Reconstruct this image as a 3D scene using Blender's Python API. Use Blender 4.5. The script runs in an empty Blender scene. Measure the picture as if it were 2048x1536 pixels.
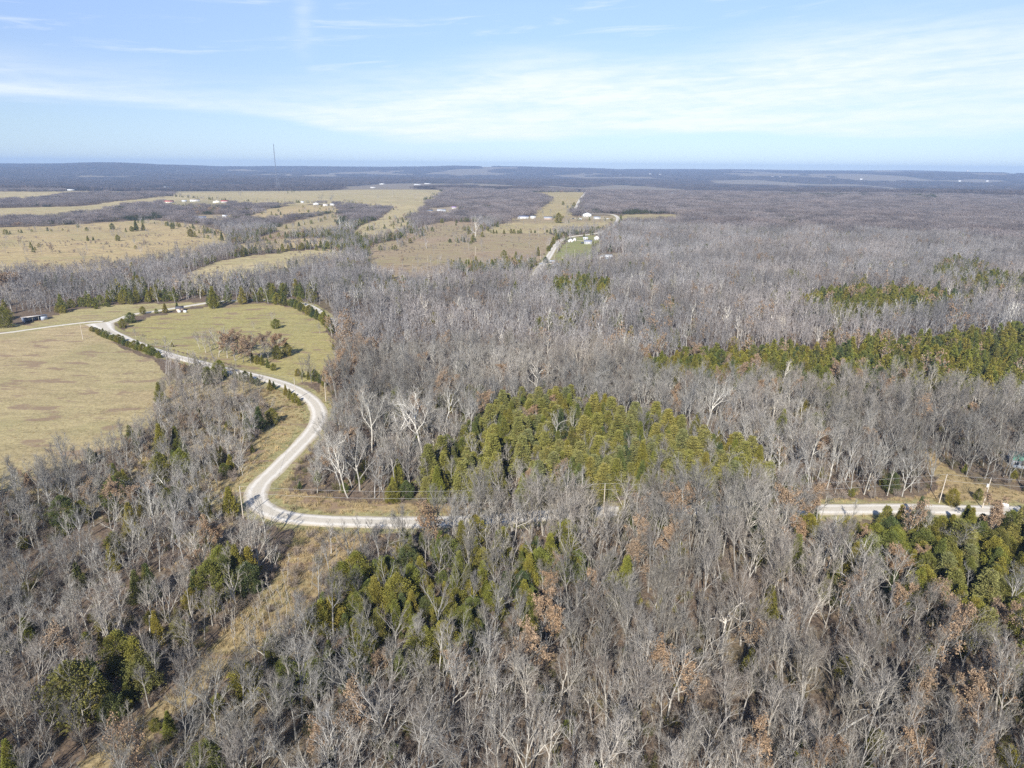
import bpy, math
import numpy as np

# ============================================================ camera
SC = bpy.context.scene
F = 1366.0 / 2048.0            # focal length over image width
PITCH = math.radians(17.60)    # camera looks down
ROLL = math.radians(0.476)
CAMZ = 92.0

cam_data = bpy.data.cameras.new("camera")
cam = bpy.data.objects.new("camera", cam_data)
SC.collection.objects.link(cam)
SC.camera = cam
cam_data.sensor_width = 36.0
cam_data.lens = 36.0 * F
cam_data.clip_start = 1.0
cam_data.clip_end = 80000.0
fwd = np.array([0, math.cos(PITCH), -math.sin(PITCH)])
rt0 = np.array([1.0, 0, 0])
up0 = np.cross(rt0, fwd)
RT = rt0 * math.cos(ROLL) + up0 * math.sin(ROLL)
UP = up0 * math.cos(ROLL) - rt0 * math.sin(ROLL)
from mathutils import Matrix
m = Matrix(((RT[0], UP[0], -fwd[0], 0), (RT[1], UP[1], -fwd[1], 0), (RT[2], UP[2], -fwd[2], CAMZ), (0, 0, 0, 1)))
cam.matrix_world = m

# ============================================================ exposure
SC.view_settings.view_transform = 'Standard'
SC.view_settings.look = 'None'
SC.view_settings.gamma = 1.0
SC.view_settings.exposure = 0.88
cy = SC.cycles
cy.max_bounces = 5
cy.diffuse_bounces = 3
cy.transparent_max_bounces = 4
cy.volume_bounces = 0
cy.caustics_reflective = False
cy.caustics_refractive = False
cy.use_denoising = False
cy.sample_clamp_indirect = 6.0

# ============================================================ sun and sky
SUN_EL = math.radians(34.0)
SUN_AZ_TRAVEL = math.radians(14.0)   # shadows run away from the camera, a little to the right
sun_data = bpy.data.lights.new("sun", 'SUN')
sun_data.energy = 4.2
sun_data.angle = math.radians(0.5)
sun_data.color = (1.0, 0.955, 0.88)
sun = bpy.data.objects.new("sun", sun_data)
SC.collection.objects.link(sun)
sun.location = (0, -300, 400)
from mathutils import Vector
td = Vector((math.sin(SUN_AZ_TRAVEL) * math.cos(SUN_EL), math.cos(SUN_AZ_TRAVEL) * math.cos(SUN_EL), -math.sin(SUN_EL)))
sun.rotation_euler = td.to_track_quat('-Z', 'Y').to_euler()

world = bpy.data.worlds.new("World")
SC.world = world
world.use_nodes = True


class NT:
    """small helper for node trees"""
    def __init__(s, tree):
        s.t = tree
        tree.nodes.clear()

    def n(s, typ, **kw):
        nd = s.t.nodes.new(typ)
        for k, v in kw.items():
            setattr(nd, k, v)
        return nd

    def l(s, a, b):
        s.t.links.new(a, b)

    def val(s, sock, v):
        if hasattr(v, 'is_output') or isinstance(v, bpy.types.NodeSocket):
            s.l(v, sock)
        else:
            sock.default_value = v

    def math(s, op, a, b=None, c=None, clamp=False):
        nd = s.n('ShaderNodeMath', operation=op, use_clamp=clamp)
        s.val(nd.inputs[0], a)
        if b is not None:
            s.val(nd.inputs[1], b)
        if c is not None:
            s.val(nd.inputs[2], c)
        return nd.outputs[0]

    def noise(s, vec, scale, detail=3.0, rough=0.5, dist=0.0):
        nd = s.n('ShaderNodeTexNoise')
        if vec is not None:
            s.l(vec, nd.inputs['Vector'])
        nd.inputs['Scale'].default_value = scale
        nd.inputs['Detail'].default_value = detail
        nd.inputs['Roughness'].default_value = rough
        nd.inputs['Distortion'].default_value = dist
        return nd.outputs[0]

    def mapr(s, v, a, b, c=0.0, d=1.0, smooth=True):
        nd = s.n('ShaderNodeMapRange')
        nd.interpolation_type = 'SMOOTHSTEP' if smooth else 'LINEAR'
        s.l(v, nd.inputs[0])
        for i, x in enumerate((a, b, c, d)):
            s.val(nd.inputs[i + 1], x)
        return nd.outputs[0]

    def ramp(s, v, stops):
        nd = s.n('ShaderNodeValToRGB')
        cr = nd.color_ramp
        while len(cr.elements) < len(stops):
            cr.elements.new(0.5)
        for e, (p, c) in zip(cr.elements, stops):
            e.position = p
            e.color = (*c, 1) if not isinstance(c, float) else (c, c, c, 1)
        s.l(v, nd.inputs[0])
        return nd.outputs[0]

    def mix(s, fac, a, b, mode='MIX'):
        nd = s.n('ShaderNodeMix', data_type='RGBA', blend_type=mode)
        s.val(nd.inputs[0], fac)
        for i, x in ((6, a), (7, b)):
            if isinstance(x, tuple):
                nd.inputs[i].default_value = (*x, 1)
            else:
                s.l(x, nd.inputs[i])
        return nd.outputs[2]

    def curve(s, v, pts):
        nd = s.n('ShaderNodeFloatCurve')
        c = nd.mapping.curves[0]
        c.points[0].location = pts[0]
        c.points[1].location = pts[-1]
        for p in pts[1:-1]:
            c.points.new(*p)
        nd.mapping.update()
        s.l(v, nd.inputs['Value'])
        return nd.outputs[0]


w = NT(world.node_tree)
sky = w.n('ShaderNodeTexSky', sky_type='NISHITA')
sky.sun_disc = False
sky.sun_elevation = SUN_EL
sky.sun_rotation = math.atan2(-td.x, -td.y)
sky.altitude = 300
sky.air_density = 0.7
sky.dust_density = 0.0
sky.ozone_density = 3.0
tc = w.n('ShaderNodeTexCoord')
sep = w.n('ShaderNodeSeparateXYZ')
w.l(tc.outputs['Generated'], sep.inputs[0])
X, Y, Z = sep.outputs
az = w.math('ARCTAN2', X, Y)                        # radians, 0 = ahead
el = w.math('ARCSINE', Z)
# normalised: a in 0..1 for az -45..45 deg ; e in degrees
a01 = w.math('ADD', w.math('DIVIDE', az, math.radians(90.0)), 0.5, clamp=True)
edeg = w.math('MULTIPLY', el, 180 / math.pi)
comb = w.n('ShaderNodeCombineXYZ')
w.l(w.math('MULTIPLY', az, 3.0), comb.inputs[0])
w.l(w.math('MULTIPLY', el, 30.0), comb.inputs[1])
warp = w.noise(comb.outputs[0], 1.3, 4.0, 0.55)
comb2 = w.n('ShaderNodeCombineXYZ')                 # streaks that climb to the right
w.l(w.math('MULTIPLY', az, 4.0), comb2.inputs[0])
w.l(w.math('ADD', w.math('MULTIPLY', el, 48.0), w.math('MULTIPLY', az, -3.0)), comb2.inputs[1])
streak = w.noise(comb2.outputs[0], 1.5, 6.0, 0.6, 0.6)
comb3 = w.n('ShaderNodeCombineXYZ')
w.l(w.math('MULTIPLY', az, 16.0), comb3.inputs[0])
w.l(w.math('MULTIPLY', el, 90.0), comb3.inputs[1])
fine = w.noise(comb3.outputs[0], 1.5, 6.0, 0.62, 0.4)
CE = 12.0  # curve value 1 = 12 degrees
lower = w.math('MULTIPLY', w.curve(a01, [(0, .32), (.1, .30), (.2, .29), (.28, .28), (.36, .16), (.44, .125), (.52, .155), (.62, .175), (.72, .17), (.8, .17), (.9, .2), (1, .25)]), CE)
upper = w.math('MULTIPLY', w.curve(a01, [(0, .52), (.1, .56), (.2, .53), (.28, .47), (.36, .53), (.44, .62), (.52, .72), (.62, .70), (.72, .80), (.8, .84), (.9, .86), (1, .80)]), CE)
wob = w.math('MULTIPLY', w.math('SUBTRACT', warp, 0.5), 2.2)
e2 = w.math('ADD', edeg, wob)
lo = w.mapr(w.math('SUBTRACT', e2, lower), 0.0, 0.9)
hi = w.mapr(w.math('SUBTRACT', upper, e2), -1.2, 3.2)
body = w.math('MULTIPLY', lo, hi)
tex = w.mapr(streak, 0.30, 0.66)
tex2 = w.math('ADD', w.math('MULTIPLY', tex, 0.62), w.math('MULTIPLY', w.mapr(fine, .3, .7), 0.38))
amt = w.curve(a01, [(0, .75), (.1, .85), (.2, .7), (.28, .8), (.36, .9), (.5, 1.0), (.64, 1.0), (.76, .88), (.86, .72), (1, .55)])
dens = w.math('MULTIPLY', w.math('MULTIPLY', body, amt), w.math('ADD', 0.33, w.math('MULTIPLY', tex2, 0.74)))
# thin loose wisps higher up
wis = w.math('MULTIPLY', w.mapr(streak, 0.52, 0.78), w.mapr(edeg, 3.0, 8.0))
wis = w.math('MULTIPLY', wis, 0.45)
# the small upright wisp
dx = w.math('DIVIDE', w.math('SUBTRACT', w.math('ADD', az, w.math('MULTIPLY', w.math('SUBTRACT', warp, .5), .05)), math.radians(-15.6)), 0.012)
vert = w.math('MULTIPLY', w.math('EXPONENT', w.math('MULTIPLY', w.math('MULTIPLY', dx, dx), -1.0)), w.math('MULTIPLY', w.mapr(edeg, 6.6, 9.5), 0.26))
vert = w.math('MULTIPLY', vert, w.mapr(edeg, 11.0, 16.0, 1.0, 0.0))
vert = w.math('MULTIPLY', vert, w.mapr(fine, .35, .6, .5, 1.0))
dens = w.math('MAXIMUM', dens, wis)
dens = w.math('MAXIMUM', dens, vert)
dens = w.math('MULTIPLY', dens, w.mapr(Z, 0.0, 0.02), clamp=True)
tint = w.ramp(w.math('DIVIDE', edeg, 24.0, clamp=True), [(0, (.30, .325, .41)), (.11, (.44, .41, .42)), (.25, (.60, .52, .49)), (.48, (.86, .73, .70)), (1, (.75, .70, .70))])
sky_t = w.mix(1.0, sky.outputs[0], tint, 'MULTIPLY')
CLOUD = (3.95, 4.12, 4.45)
col = w.mix(w.math('MULTIPLY', dens, 0.88, clamp=True), sky_t, CLOUD)
bg = w.n('ShaderNodeBackground')
w.l(col, bg.inputs[0])
bg.inputs[1].default_value = 0.145
out = w.n('ShaderNodeOutputWorld')
w.l(bg.outputs[0], out.inputs[0])

# ============================================================ numeric helpers
def vnoise(x, y, seed=0):
    xi = np.floor(x).astype(np.int64); yi = np.floor(y).astype(np.int64)
    fx = x - xi; fy = y - yi
    fx = fx * fx * (3 - 2 * fx); fy = fy * fy * (3 - 2 * fy)
    def h(a, b):
        n = (a * 374761393 + b * 668265263 + seed * 974634777) & 0x7fffffff
        n = ((n ^ (n >> 13)) * 1274126177) & 0x7fffffff
        n = ((n ^ (n >> 16)) * 1103515245 + 12345) & 0x7fffffff
        return (n ^ (n >> 15)) / float(0x7fffffff)
    a = h(xi, yi); b = h(xi + 1, yi); c = h(xi, yi + 1); d = h(xi + 1, yi + 1)
    return (a * (1 - fx) + b * fx) * (1 - fy) + (c * (1 - fx) + d * fx) * fy * 1.0


def fbm(x, y, seed=0, oct=4):
    s = 0; a = 1; t = 0
    for i in range(oct):
        s = s + a * vnoise(x * 2 ** i + 17.3 * i, y * 2 ** i - 9.1 * i, seed + i)
        t += a; a *= .5
    return s / t


def sst(a, b, x):
    t = np.clip((x - a) / (b - a), 0, 1)
    return t * t * (3 - 2 * t)


def terrain(x, y):
    x = np.asarray(x, float); y = np.asarray(y, float)
    r = np.hypot(x, y)
    az = np.degrees(np.arctan2(x, y))
    h = 1.6 * (vnoise(x / 130 + 3, y / 130 + 8, 5) - .5) * sst(60, 160, r)
    h = h + 7.0 * (fbm(x / 600, y / 600, 11, 2) - .5) * sst(350, 1400, r)
    far = sst(2700, 4200, r + 500 * (vnoise(az / 9 + 50, r * 0, 3) - .5))
    h = h - 26 * far
    h = h + far * (64 * (fbm(x / 2600, y / 1500, 21, 3) - .5) + 16 * (vnoise(x / 900, y / 420, 23) - .5))
    h = h + sst(6500, 12800, r) * (100 + 78 * (fbm(x / 4200, y / 3500, 31, 4) - .5))
    h = h + 52 * np.exp(-((az + 29) / 5.0) ** 2 - ((r - 9500) / 1500) ** 2)
    h = h + 40 * np.exp(-((az + 37) / 5.0) ** 2 - ((r - 8500) / 1500) ** 2)
    return h


def at(u, v, dz=0.0):
    """ground point seen at photo pixel u, v (2048 wide)"""
    d = fwd * 1366.0 + RT * (u - 1024.0) - UP * (v - 768.0)
    d = d / np.linalg.norm(d)
    z = 0.0
    for _ in range(12):
        t = (CAMZ - z) / max(-d[2], 1e-4)
        p = d * t
        z = 0.5 * z + 0.5 * float(terrain(p[0], p[1]))
    return float(p[0]), float(p[1]), float(terrain(p[0], p[1]))


def proj(x, y, z):
    x = np.asarray(x, float); y = np.asarray(y, float); z = np.asarray(z, float) - CAMZ
    dep = x * fwd[0] + y * fwd[1] + z * fwd[2]
    dep = np.maximum(dep, 1.0)
    u = 1024 + 1366 * (x * RT[0] + y * RT[1] + z * RT[2]) / dep
    v = 768 - 1366 * (x * UP[0] + y * UP[1] + z * UP[2]) / dep
    return u, v


def depth_at(p):
    return p[0] * fwd[0] + p[1] * fwd[1] + (p[2] - CAMZ) * fwd[2]


def inpoly(px, py, poly):
    px = np.asarray(px); py = np.asarray(py)
    c = np.zeros(px.shape, bool)
    n = len(poly); j = n - 1
    for i in range(n):
        xi, yi = poly[i]; xj, yj = poly[j]
        if yi != yj:
            k = ((yi > py) != (yj > py)) & (px < (xj - xi) * (py - yi) / (yj - yi) + xi)
            c ^= k
        j = i
    return c


# ============================================================ layout (photo pixels on the ground)
# open ground: (polygon, colour, tree density left inside)
TAN = (.46, .355, .185); PALE = (.47, .39, .215); GRN = (.35, .30, .125); MOW = (.41, .325, .185); ORG = (.40, .285, .14); BRN = (.285, .20, .125)
FIELDS = [
 ('pasture', [(-500, 695), (0, 668), (100, 657), (180, 649), (212, 672), (250, 697), (315, 722), (338, 755), (335, 800), (300, 850), (255, 890), (170, 920), (90, 950), (45, 985), (-500, 1000)], MOW),
 ('meadow', [(248, 660), (262, 645), (300, 633), (390, 618), (440, 611), (520, 607), (590, 614), (645, 645), (668, 680), (678, 720), (672, 755), (640, 768), (600, 763), (540, 749), (480, 735), (420, 719), (350, 703), (290, 689), (236, 668)], GRN),
 ('meadow', [(-500, 668), (0, 645), (60, 650), (70, 638), (110, 632), (160, 616), (260, 608), (330, 606), (383, 605), (383, 611), (262, 628), (235, 638), (180, 643), (120, 651), (0, 666), (-500, 690)], (.37, .32, .155)),
 ('verge', [(440, 735), (520, 757), (590, 785), (618, 805), (625, 835), (610, 865), (570, 905), (530, 945), (500, 970), (490, 1000), (470, 1024), (420, 1028), (395, 1005), (440, 975), (475, 945), (495, 905), (520, 865), (540, 815), (470, 775)], (.36, .285, .145)),
 ('verge', [(640, 770), (662, 790), (672, 830), (655, 858), (630, 895), (590, 930), (550, 972), (552, 1000), (600, 1018), (560, 1045), (620, 810)], (.30, .235, .13)),
 ('clearing', [(590, 1056), (722, 1058), (735, 1085), (690, 1140), (640, 1190), (590, 1245), (520, 1300), (455, 1350), (400, 1395), (340, 1440), (290, 1490), (230, 1560), (150, 1640), (60, 1640), (150, 1530), (280, 1430), (360, 1365), (430, 1285), (500, 1215), (560, 1140), (585, 1090)], (.33, .245, .135)),
 ('verge', [(548, 985), (600, 985), (700, 1004), (850, 1010), (1000, 1012), (1200, 1008), (1400, 1006), (1640, 1004), (1640, 1026), (1400, 1027), (1200, 1031), (1000, 1045), (850, 1054), (700, 1060), (560, 1045)], (.35, .26, .14)),
 ('verge', [(1640, 1030), (1640, 1000), (1760, 996), (1850, 990), (1880, 975), (1862, 935), (1845, 905), (1870, 905), (1900, 935), (1950, 965), (2048, 988), (2400, 1015), (2400, 1050), (2048, 1040)], (.36, .26, .14)),
 ('scrub', [(335, 765), (440, 735), (520, 780), (545, 830), (505, 900), (485, 950), (400, 1010), (320, 1000), (250, 950), (300, 870)], (.34, .265, .15)),
 ('scrub', [(700, 1120), (740, 1080), (690, 1190), (640, 1280), (560, 1380), (430, 1540), (280, 1560), (500, 1350), (640, 1220)], (.33, .25, .15)),
 ('scrub', [(60, 980), (250, 940), (300, 985), (200, 1040), (40, 1040)], (.30, .23, .14)),
 ('field', [(-500, 475), (0, 455), (100, 452), (220, 444), (300, 440), (345, 443), (400, 450), (440, 460), (455, 475), (452, 495), (380, 512), (300, 524), (235, 535), (170, 545), (80, 545), (-500, 565)], TAN),
 ('field', [(-500, 440), (0, 416), (150, 413), (185, 410), (230, 404), (245, 414), (190, 426), (110, 434), (0, 440), (-500, 455)], PALE),
 ('field', [(340, 565), (400, 535), (440, 522), (500, 512), (580, 503), (640, 497), (720, 505), (610, 532), (520, 548), (440, 570)], PALE),
 ('field', [(-500, 388), (0, 383), (110, 383), (160, 384), (120, 392), (60, 400), (-500, 410)], PALE),
 ('field', [(350, 384), (450, 382), (620, 381), (640, 378), (760, 376), (870, 374), (888, 386), (868, 400), (850, 409), (840, 417), (785, 424), (775, 416), (700, 411), (640, 408), (560, 411), (490, 410), (440, 404), (390, 401), (330, 405), (250, 413), (200, 418), (203, 406), (300, 396), (345, 392)], PALE),
 ('field', [(480, 440), (540, 417), (600, 408), (672, 412), (676, 424), (600, 432), (545, 440)], TAN),
 ('field', [(540, 458), (600, 440), (668, 425), (680, 440), (676, 460), (640, 468), (590, 470)], (.40, .32, .18)),
 ('field', [(500, 480), (560, 462), (590, 468), (560, 482)], BRN),
 ('field', [(460, 492), (560, 478), (650, 476), (700, 484), (600, 496), (500, 504)], TAN),
 ('field', [(700, 470), (722, 450), (760, 438), (775, 425), (788, 412), (845, 408), (840, 424), (822, 436), (812, 452), (815, 462), (770, 474), (740, 480)], PALE),
 ('field', [(735, 505), (745, 490), (800, 478), (822, 462), (850, 450), (900, 442), (955, 446), (962, 458), (1000, 466), (1090, 466), (1120, 474), (1105, 486), (1092, 503), (1084, 520), (1060, 532), (900, 535), (870, 552), (800, 560), (760, 552), (735, 530)], (.33, .25, .165)),
 ('field', [(968, 466), (985, 452), (1020, 443), (1150, 443), (1215, 444), (1226, 452), (1205, 461), (1130, 466), (1080, 467), (1000, 467)], (.43, .35, .19)),
 ('yard', [(1020, 446), (1022, 434), (1070, 433), (1150, 432), (1230, 430), (1230, 445), (1150, 445)], (.34, .27, .16)),
 ('field', [(1062, 434), (1072, 420), (1088, 411), (1098, 402), (1080, 392), (1060, 388), (1070, 385), (1168, 383), (1166, 392), (1152, 410), (1144, 432)], (.42, .34, .17)),
 ('field', [(1240, 434), (1252, 429), (1330, 428), (1370, 430), (1360, 440), (1330, 446), (1250, 450)], (.38, .32, .17)),
 ('field', [(980, 381), (1000, 378), (1130, 377), (1130, 381), (1060, 383)], PALE),
 ('lawn', [(1100, 533), (1108, 515), (1125, 489), (1148, 474), (1188, 470), (1200, 480), (1200, 500), (1182, 520), (1150, 530)], (.235, .25, .095)),
 ('yard', [(1072, 540), (1078, 522), (1110, 518), (1130, 530), (1125, 542)], (.33, .27, .18)),
 ('yard', [(1190, 528), (1198, 508), (1245, 506), (1255, 520), (1240, 530)], (.30, .26, .18)),
 ('yard', [(382, 442), (392, 430), (462, 430), (470, 438), (440, 442)], (.35, .28, .17)),
 ('yard', [(320, 412), (330, 402), (450, 400), (458, 408), (440, 414)], (.35, .30, .17)),
 ('yard', [(120, 388), (130, 379), (520, 376), (625, 374), (620, 382), (350, 386)], (.36, .31, .19)),
 ('yard', [(735, 378), (740, 368), (870, 366), (880, 374)], (.35, .30, .19)),
 ('yard', [(850, 428), (860, 416), (915, 412), (920, 424), (890, 430)], (.36, .30, .22)),
]
GI = 9; EI = 5
SCRUB = [i for i, f in enumerate(FIELDS) if f[0] == 'scrub']
# evergreen groves: polygon in photo pixels of the crowns, share of cedars
GROVES = [
 ([(800, 1000), (815, 965), (870, 920), (930, 860), (1000, 800), (1100, 785), (1200, 805), (1330, 835), (1440, 880), (1530, 915), (1545, 975), (1440, 1005), (1300, 1010), (1180, 1015), (1050, 1005), (960, 1000), (860, 1010)], .78),
 ([(735, 1000), (790, 960), (830, 925), (850, 1012), (740, 1012)], .85),
 ([(1285, 735), (1310, 715), (1400, 700), (1520, 692), (1700, 682), (1850, 668), (2048, 655), (2500, 640), (2500, 790), (2048, 790), (1900, 775), (1750, 765), (1600, 760), (1450, 765), (1300, 755)], .96),
 ([(1595, 600), (1640, 585), (1700, 568), (1860, 576), (1960, 592), (1860, 618), (1640, 620)], .97),
 ([(1860, 540), (1890, 512), (1960, 525), (1990, 545), (2100, 560), (2100, 590), (1960, 585), (1900, 565)], .75),
 ([(1680, 1060), (1740, 1014), (1820, 1004), (2048, 1006), (2500, 1010), (2500, 1330), (2048, 1310), (1970, 1265), (1890, 1215), (1790, 1175), (1710, 1120)], .93),
 ([(1930, 1180), (2048, 1160), (2300, 1200), (2300, 1420), (2030, 1400), (1970, 1270)], .5),
 ([(1095, 570), (1120, 556), (1220, 558), (1228, 588), (1120, 592)], .8),
 ([(890, 520), (905, 508), (1050, 500), (1062, 530), (930, 535)], .7),
 ([(640, 1150), (760, 1090), (840, 1062), (1000, 1060), (1130, 1075), (1135, 1200), (1040, 1270), (900, 1300), (760, 1350), (640, 1340), (600, 1240)], .52),
 ([(640, 1260), (760, 1240), (780, 1320), (700, 1350), (640, 1310)], .35),
 ([(370, 1160), (420, 1110), (520, 1090), (540, 1140), (500, 1190), (400, 1200)], .6),
 ([(1560, 1000), (1640, 990), (1660, 1020), (1600, 1040)], .6),
 ([(1700, 975), (1860, 950), (1900, 985), (1860, 1000), (1700, 1000)], .6),
 ([(1960, 950), (2100, 950), (2100, 985), (1990, 985)], .7),
 ([(100, 600), (180, 590), (300, 575), (400, 590), (480, 580), (620, 570), (650, 600), (560, 605), (400, 605), (250, 605), (120, 612)], .72),
 ([(450, 470), (560, 440), (660, 430), (820, 440), (830, 470), (760, 500), (560, 490), (470, 500)], .5),
 ([(60, 452), (300, 436), (320, 428), (60, 436)], .65),
 ([(620, 380), (760, 374), (760, 370), (620, 372)], .7),
 ([(0, 640), (30, 630), (30, 650), (0, 655)], .9),
 ([(470, 430), (660, 412), (660, 424), (480, 446)], .5),
 ([(380, 425), (470, 420), (470, 445), (380, 450)], .35),
 ([(150, 1350), (330, 1250), (400, 1200), (330, 1330), (180, 1500)], .2),
 ([(220, 1500), (330, 1400), (360, 1450), (260, 1560)], .45),
 ([(1150, 610), (1420, 600), (1430, 660), (1150, 680)], .10),
 ([(980, 560), (1080, 550), (1090, 700), (1000, 700)], .12),
 ([(1555, 381), (1740, 383), (1740, 394), (1555, 392)], .8),
 ([(1790, 387), (1880, 389), (1880, 399), (1790, 397)], .75),
 ([(1400, 394), (1560, 399), (1560, 412), (1400, 408)], .45),
 ([(1240, 418), (1420, 418), (1420, 428), (1240, 427)], .4),
 ([(1560, 545), (1610, 540), (1610, 558), (1560, 560)], .8),
 ([(200, 900), (460, 880), (480, 1000), (380, 1040), (200, 1000)], .22),
 ([(0, 1160), (330, 1120), (340, 1240), (0, 1300)], .06),
]
# brown-leaved oak patches (crown pixels)
OAKS = [
 ([(380, 690), (400, 660), (500, 655), (570, 680), (575, 710), (520, 725), (430, 720)], .7),
 ([(660, 640), (700, 640), (730, 700), (700, 760), (640, 770), (650, 720)], .55),
 ([(840, 985), (960, 960), (980, 1010), (860, 1030)], .6),
 ([(1740, 1060), (1900, 1100), (1960, 1200), (2000, 1280), (1900, 1300), (1780, 1220)], .3),
 ([(1880, 1260), (2048, 1220), (2048, 1480), (1850, 1450)], .26),
 ([(1400, 1240), (1560, 1200), (1560, 1420), (1400, 1420)], .16),
 ([(380, 402), (520, 398), (520, 418), (380, 425)], .5),
 ([(640, 860), (700, 850), (720, 960), (640, 960)], .25),
 ([(700, 800), (900, 780), (900, 860), (720, 870)], .12),
 ([(1290, 980), (1420, 980), (1420, 1030), (1290, 1030)], .35),
 ([(170, 990), (320, 980), (330, 1040), (180, 1040)], .3),
 ([(0, 555), (20, 545), (25, 575), (0, 580)], .8),
 ([(1100, 930), (1190, 930), (1190, 960), (1100, 960)], .4),
 ([(1300, 960), (1420, 950), (1420, 990), (1300, 990)], .4),
]
# thinly treed ground (crown pixels): chance that a tree is kept
SPARSE = [
 ([(330, 790), (540, 770), (560, 860), (470, 960), (400, 1010), (250, 900)], .97),
 ([(400, 720), (560, 760), (520, 860), (450, 800)], .8),
 ([(560, 960), (720, 960), (740, 1000), (640, 1000)], .6),
 ([(1700, 440), (1240, 425), (1380, 450)], .7),
 ([(1600, 900), (1900, 880), (1900, 960), (1600, 990)], .75),
]

MAIN = [(200, 646), (207, 654), (225, 665), (258, 681), (300, 698), (345, 712), (400, 726), (450, 739), (500, 750), (550, 763), (590, 778), (620, 798), (635, 817), (637, 838), (625, 862), (600, 890), (570, 920), (545, 945), (522, 968), (512, 990), (520, 1011), (548, 1027), (592, 1037), (650, 1042), (720, 1044), (800, 1045), (900, 1043), (1000, 1038), (1100, 1030), (1200, 1024), (1400, 1020), (1660, 1019), (1800, 1018), (1900, 1020), (2000, 1022), (2120, 1025), (2400, 1032), (2700, 1040)]
LANE = [(-500, 712), (-200, 687), (0, 667), (60, 659), (120, 651), (180, 644), (207, 643)]
BACK = [(205, 650), (235, 640), (262, 630), (300, 624), (340, 618), (383, 611), (430, 604), (500, 600), (566, 602), (620, 612), (660, 640)]
HILL = [(1066, 560), (1080, 535), (1092, 522), (1101, 508), (1110, 493), (1122, 481), (1145, 473), (1180, 469), (1205, 464), (1224, 455), (1233, 445), (1236, 436), (1228, 430), (1212, 428), (1190, 428), (1165, 425), (1152, 418), (1155, 408), (1161, 397), (1169, 387), (1178, 381)]
DRIVE = [(1128, 482), (1150, 481), (1172, 482)]
DRIVE2 = [(1236, 438), (1215, 437), (1180, 436), (1140, 437)]


def smooth_line(pts, step=2.0):
    P = np.array([at(u, v)[:2] for u, v in pts])
    outp = []
    n = len(P)
    for i in range(n - 1):
        p0 = P[max(i - 1, 0)]; p1 = P[i]; p2 = P[i + 1]; p3 = P[min(i + 2, n - 1)]
        k = max(2, int(np.linalg.norm(p2 - p1) / step))
        k = min(k, 60)
        for t in np.arange(k) / k:
            outp.append(0.5 * ((2 * p1) + (-p0 + p2) * t + (2 * p0 - 5 * p1 + 4 * p2 - p3) * t * t + (-p0 + 3 * p1 - 3 * p2 + p3) * t ** 3))
    outp.append(P[-1])
    return np.array(outp)


ROADS = {'main': smooth_line(MAIN), 'lane': smooth_line(LANE), 'back': smooth_line(BACK), 'hill': smooth_line(HILL, 4), 'drive': smooth_line(DRIVE, 4), 'drive2': smooth_line(DRIVE2, 4)}
RW = {'main': 3.7, 'lane': 2.0, 'back': 2.8, 'hill': 4.0, 'drive': 1.2, 'drive2': 2.0}


def road_dist(x, y, names=('main', 'lane', 'back', 'hill', 'drive', 'drive2')):
    """distance beyond the road's edge"""
    d = np.full(x.shape, 1e9)
    for nme in names:
        L = ROADS[nme][::2]
        bx0, by0 = L.min(0) - 40; bx1, by1 = L.max(0) + 40
        k = np.where((x > bx0) & (x < bx1) & (y > by0) & (y < by1))[0]
        for c in range(0, len(k), 20000):
            kk = k[c:c + 20000]
            D = np.min((x[kk, None] - L[None, :, 0]) ** 2 + (y[kk, None] - L[None, :, 1]) ** 2, axis=1)
            d[kk] = np.minimum(d[kk], np.sqrt(D) - RW[nme])
    return d


# ============================================================ mesh helpers
COL = SC.collection


def mesh_np(name, V, faces, mats, mi=None, smooth=False):
    """faces: list of int arrays (n,k); mi: list of material indices per array"""
    me = bpy.data.meshes.new(name)
    V = np.asarray(V, np.float32)
    me.vertices.add(len(V)); me.vertices.foreach_set('co', V.ravel())
    tot = sum(f.size for f in faces); nf = sum(len(f) for f in faces)
    me.loops.add(tot); me.polygons.add(nf)
    me.loops.foreach_set('vertex_index', np.concatenate([f.ravel() for f in faces]).astype(np.int32))
    st = []; o = 0
    for f in faces:
        st.append(o + np.arange(len(f)) * f.shape[1]); o += f.size
    me.polygons.foreach_set('loop_start', np.concatenate(st).astype(np.int32))
    if mi is not None:
        M = np.concatenate([np.full(len(f), q) if np.isscalar(q) else np.asarray(q) for f, q in zip(faces, mi)])
        me.polygons.foreach_set('material_index', M.astype(np.int32))
    for mm in mats:
        me.materials.append(mm)
    me.update(calc_edges=True)
    if smooth:
        me.polygons.foreach_set('use_smooth', np.ones(nf, bool))
    return me


def tubes(segs, sides):
    """segs (n,8): p0 p1 r0 r1 -> V, F open prisms"""
    S = np.asarray(segs, float).reshape(-1, 8)
    n = len(S)
    p0 = S[:, :3]; p1 = S[:, 3:6]; d = p1 - p0
    d = d / np.maximum(np.linalg.norm(d, axis=1, keepdims=True), 1e-6)
    a = np.where(np.abs(d[:, 2:3]) < .9, np.array([[0, 0, 1.]]), np.array([[1., 0, 0]]))
    e1 = np.cross(d, a); e1 /= np.linalg.norm(e1, axis=1, keepdims=True)
    e2 = np.cross(d, e1)
    V = np.zeros((n, 2, sides, 3))
    for k in range(sides):
        t = 2 * math.pi * k / sides
        o = e1 * math.cos(t) + e2 * math.sin(t)
        V[:, 0, k] = p0 + o * S[:, 6:7]
        V[:, 1, k] = p1 + o * S[:, 7:8]
    base = (np.arange(n) * 2 * sides)[:, None]
    Fs = []
    for k in range(sides):
        k2 = (k + 1) % sides
        Fs.append(np.concatenate([base + k, base + k2, base + sides + k2, base + sides + k], 1))
    return V.reshape(-1, 3), np.concatenate(Fs)


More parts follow.
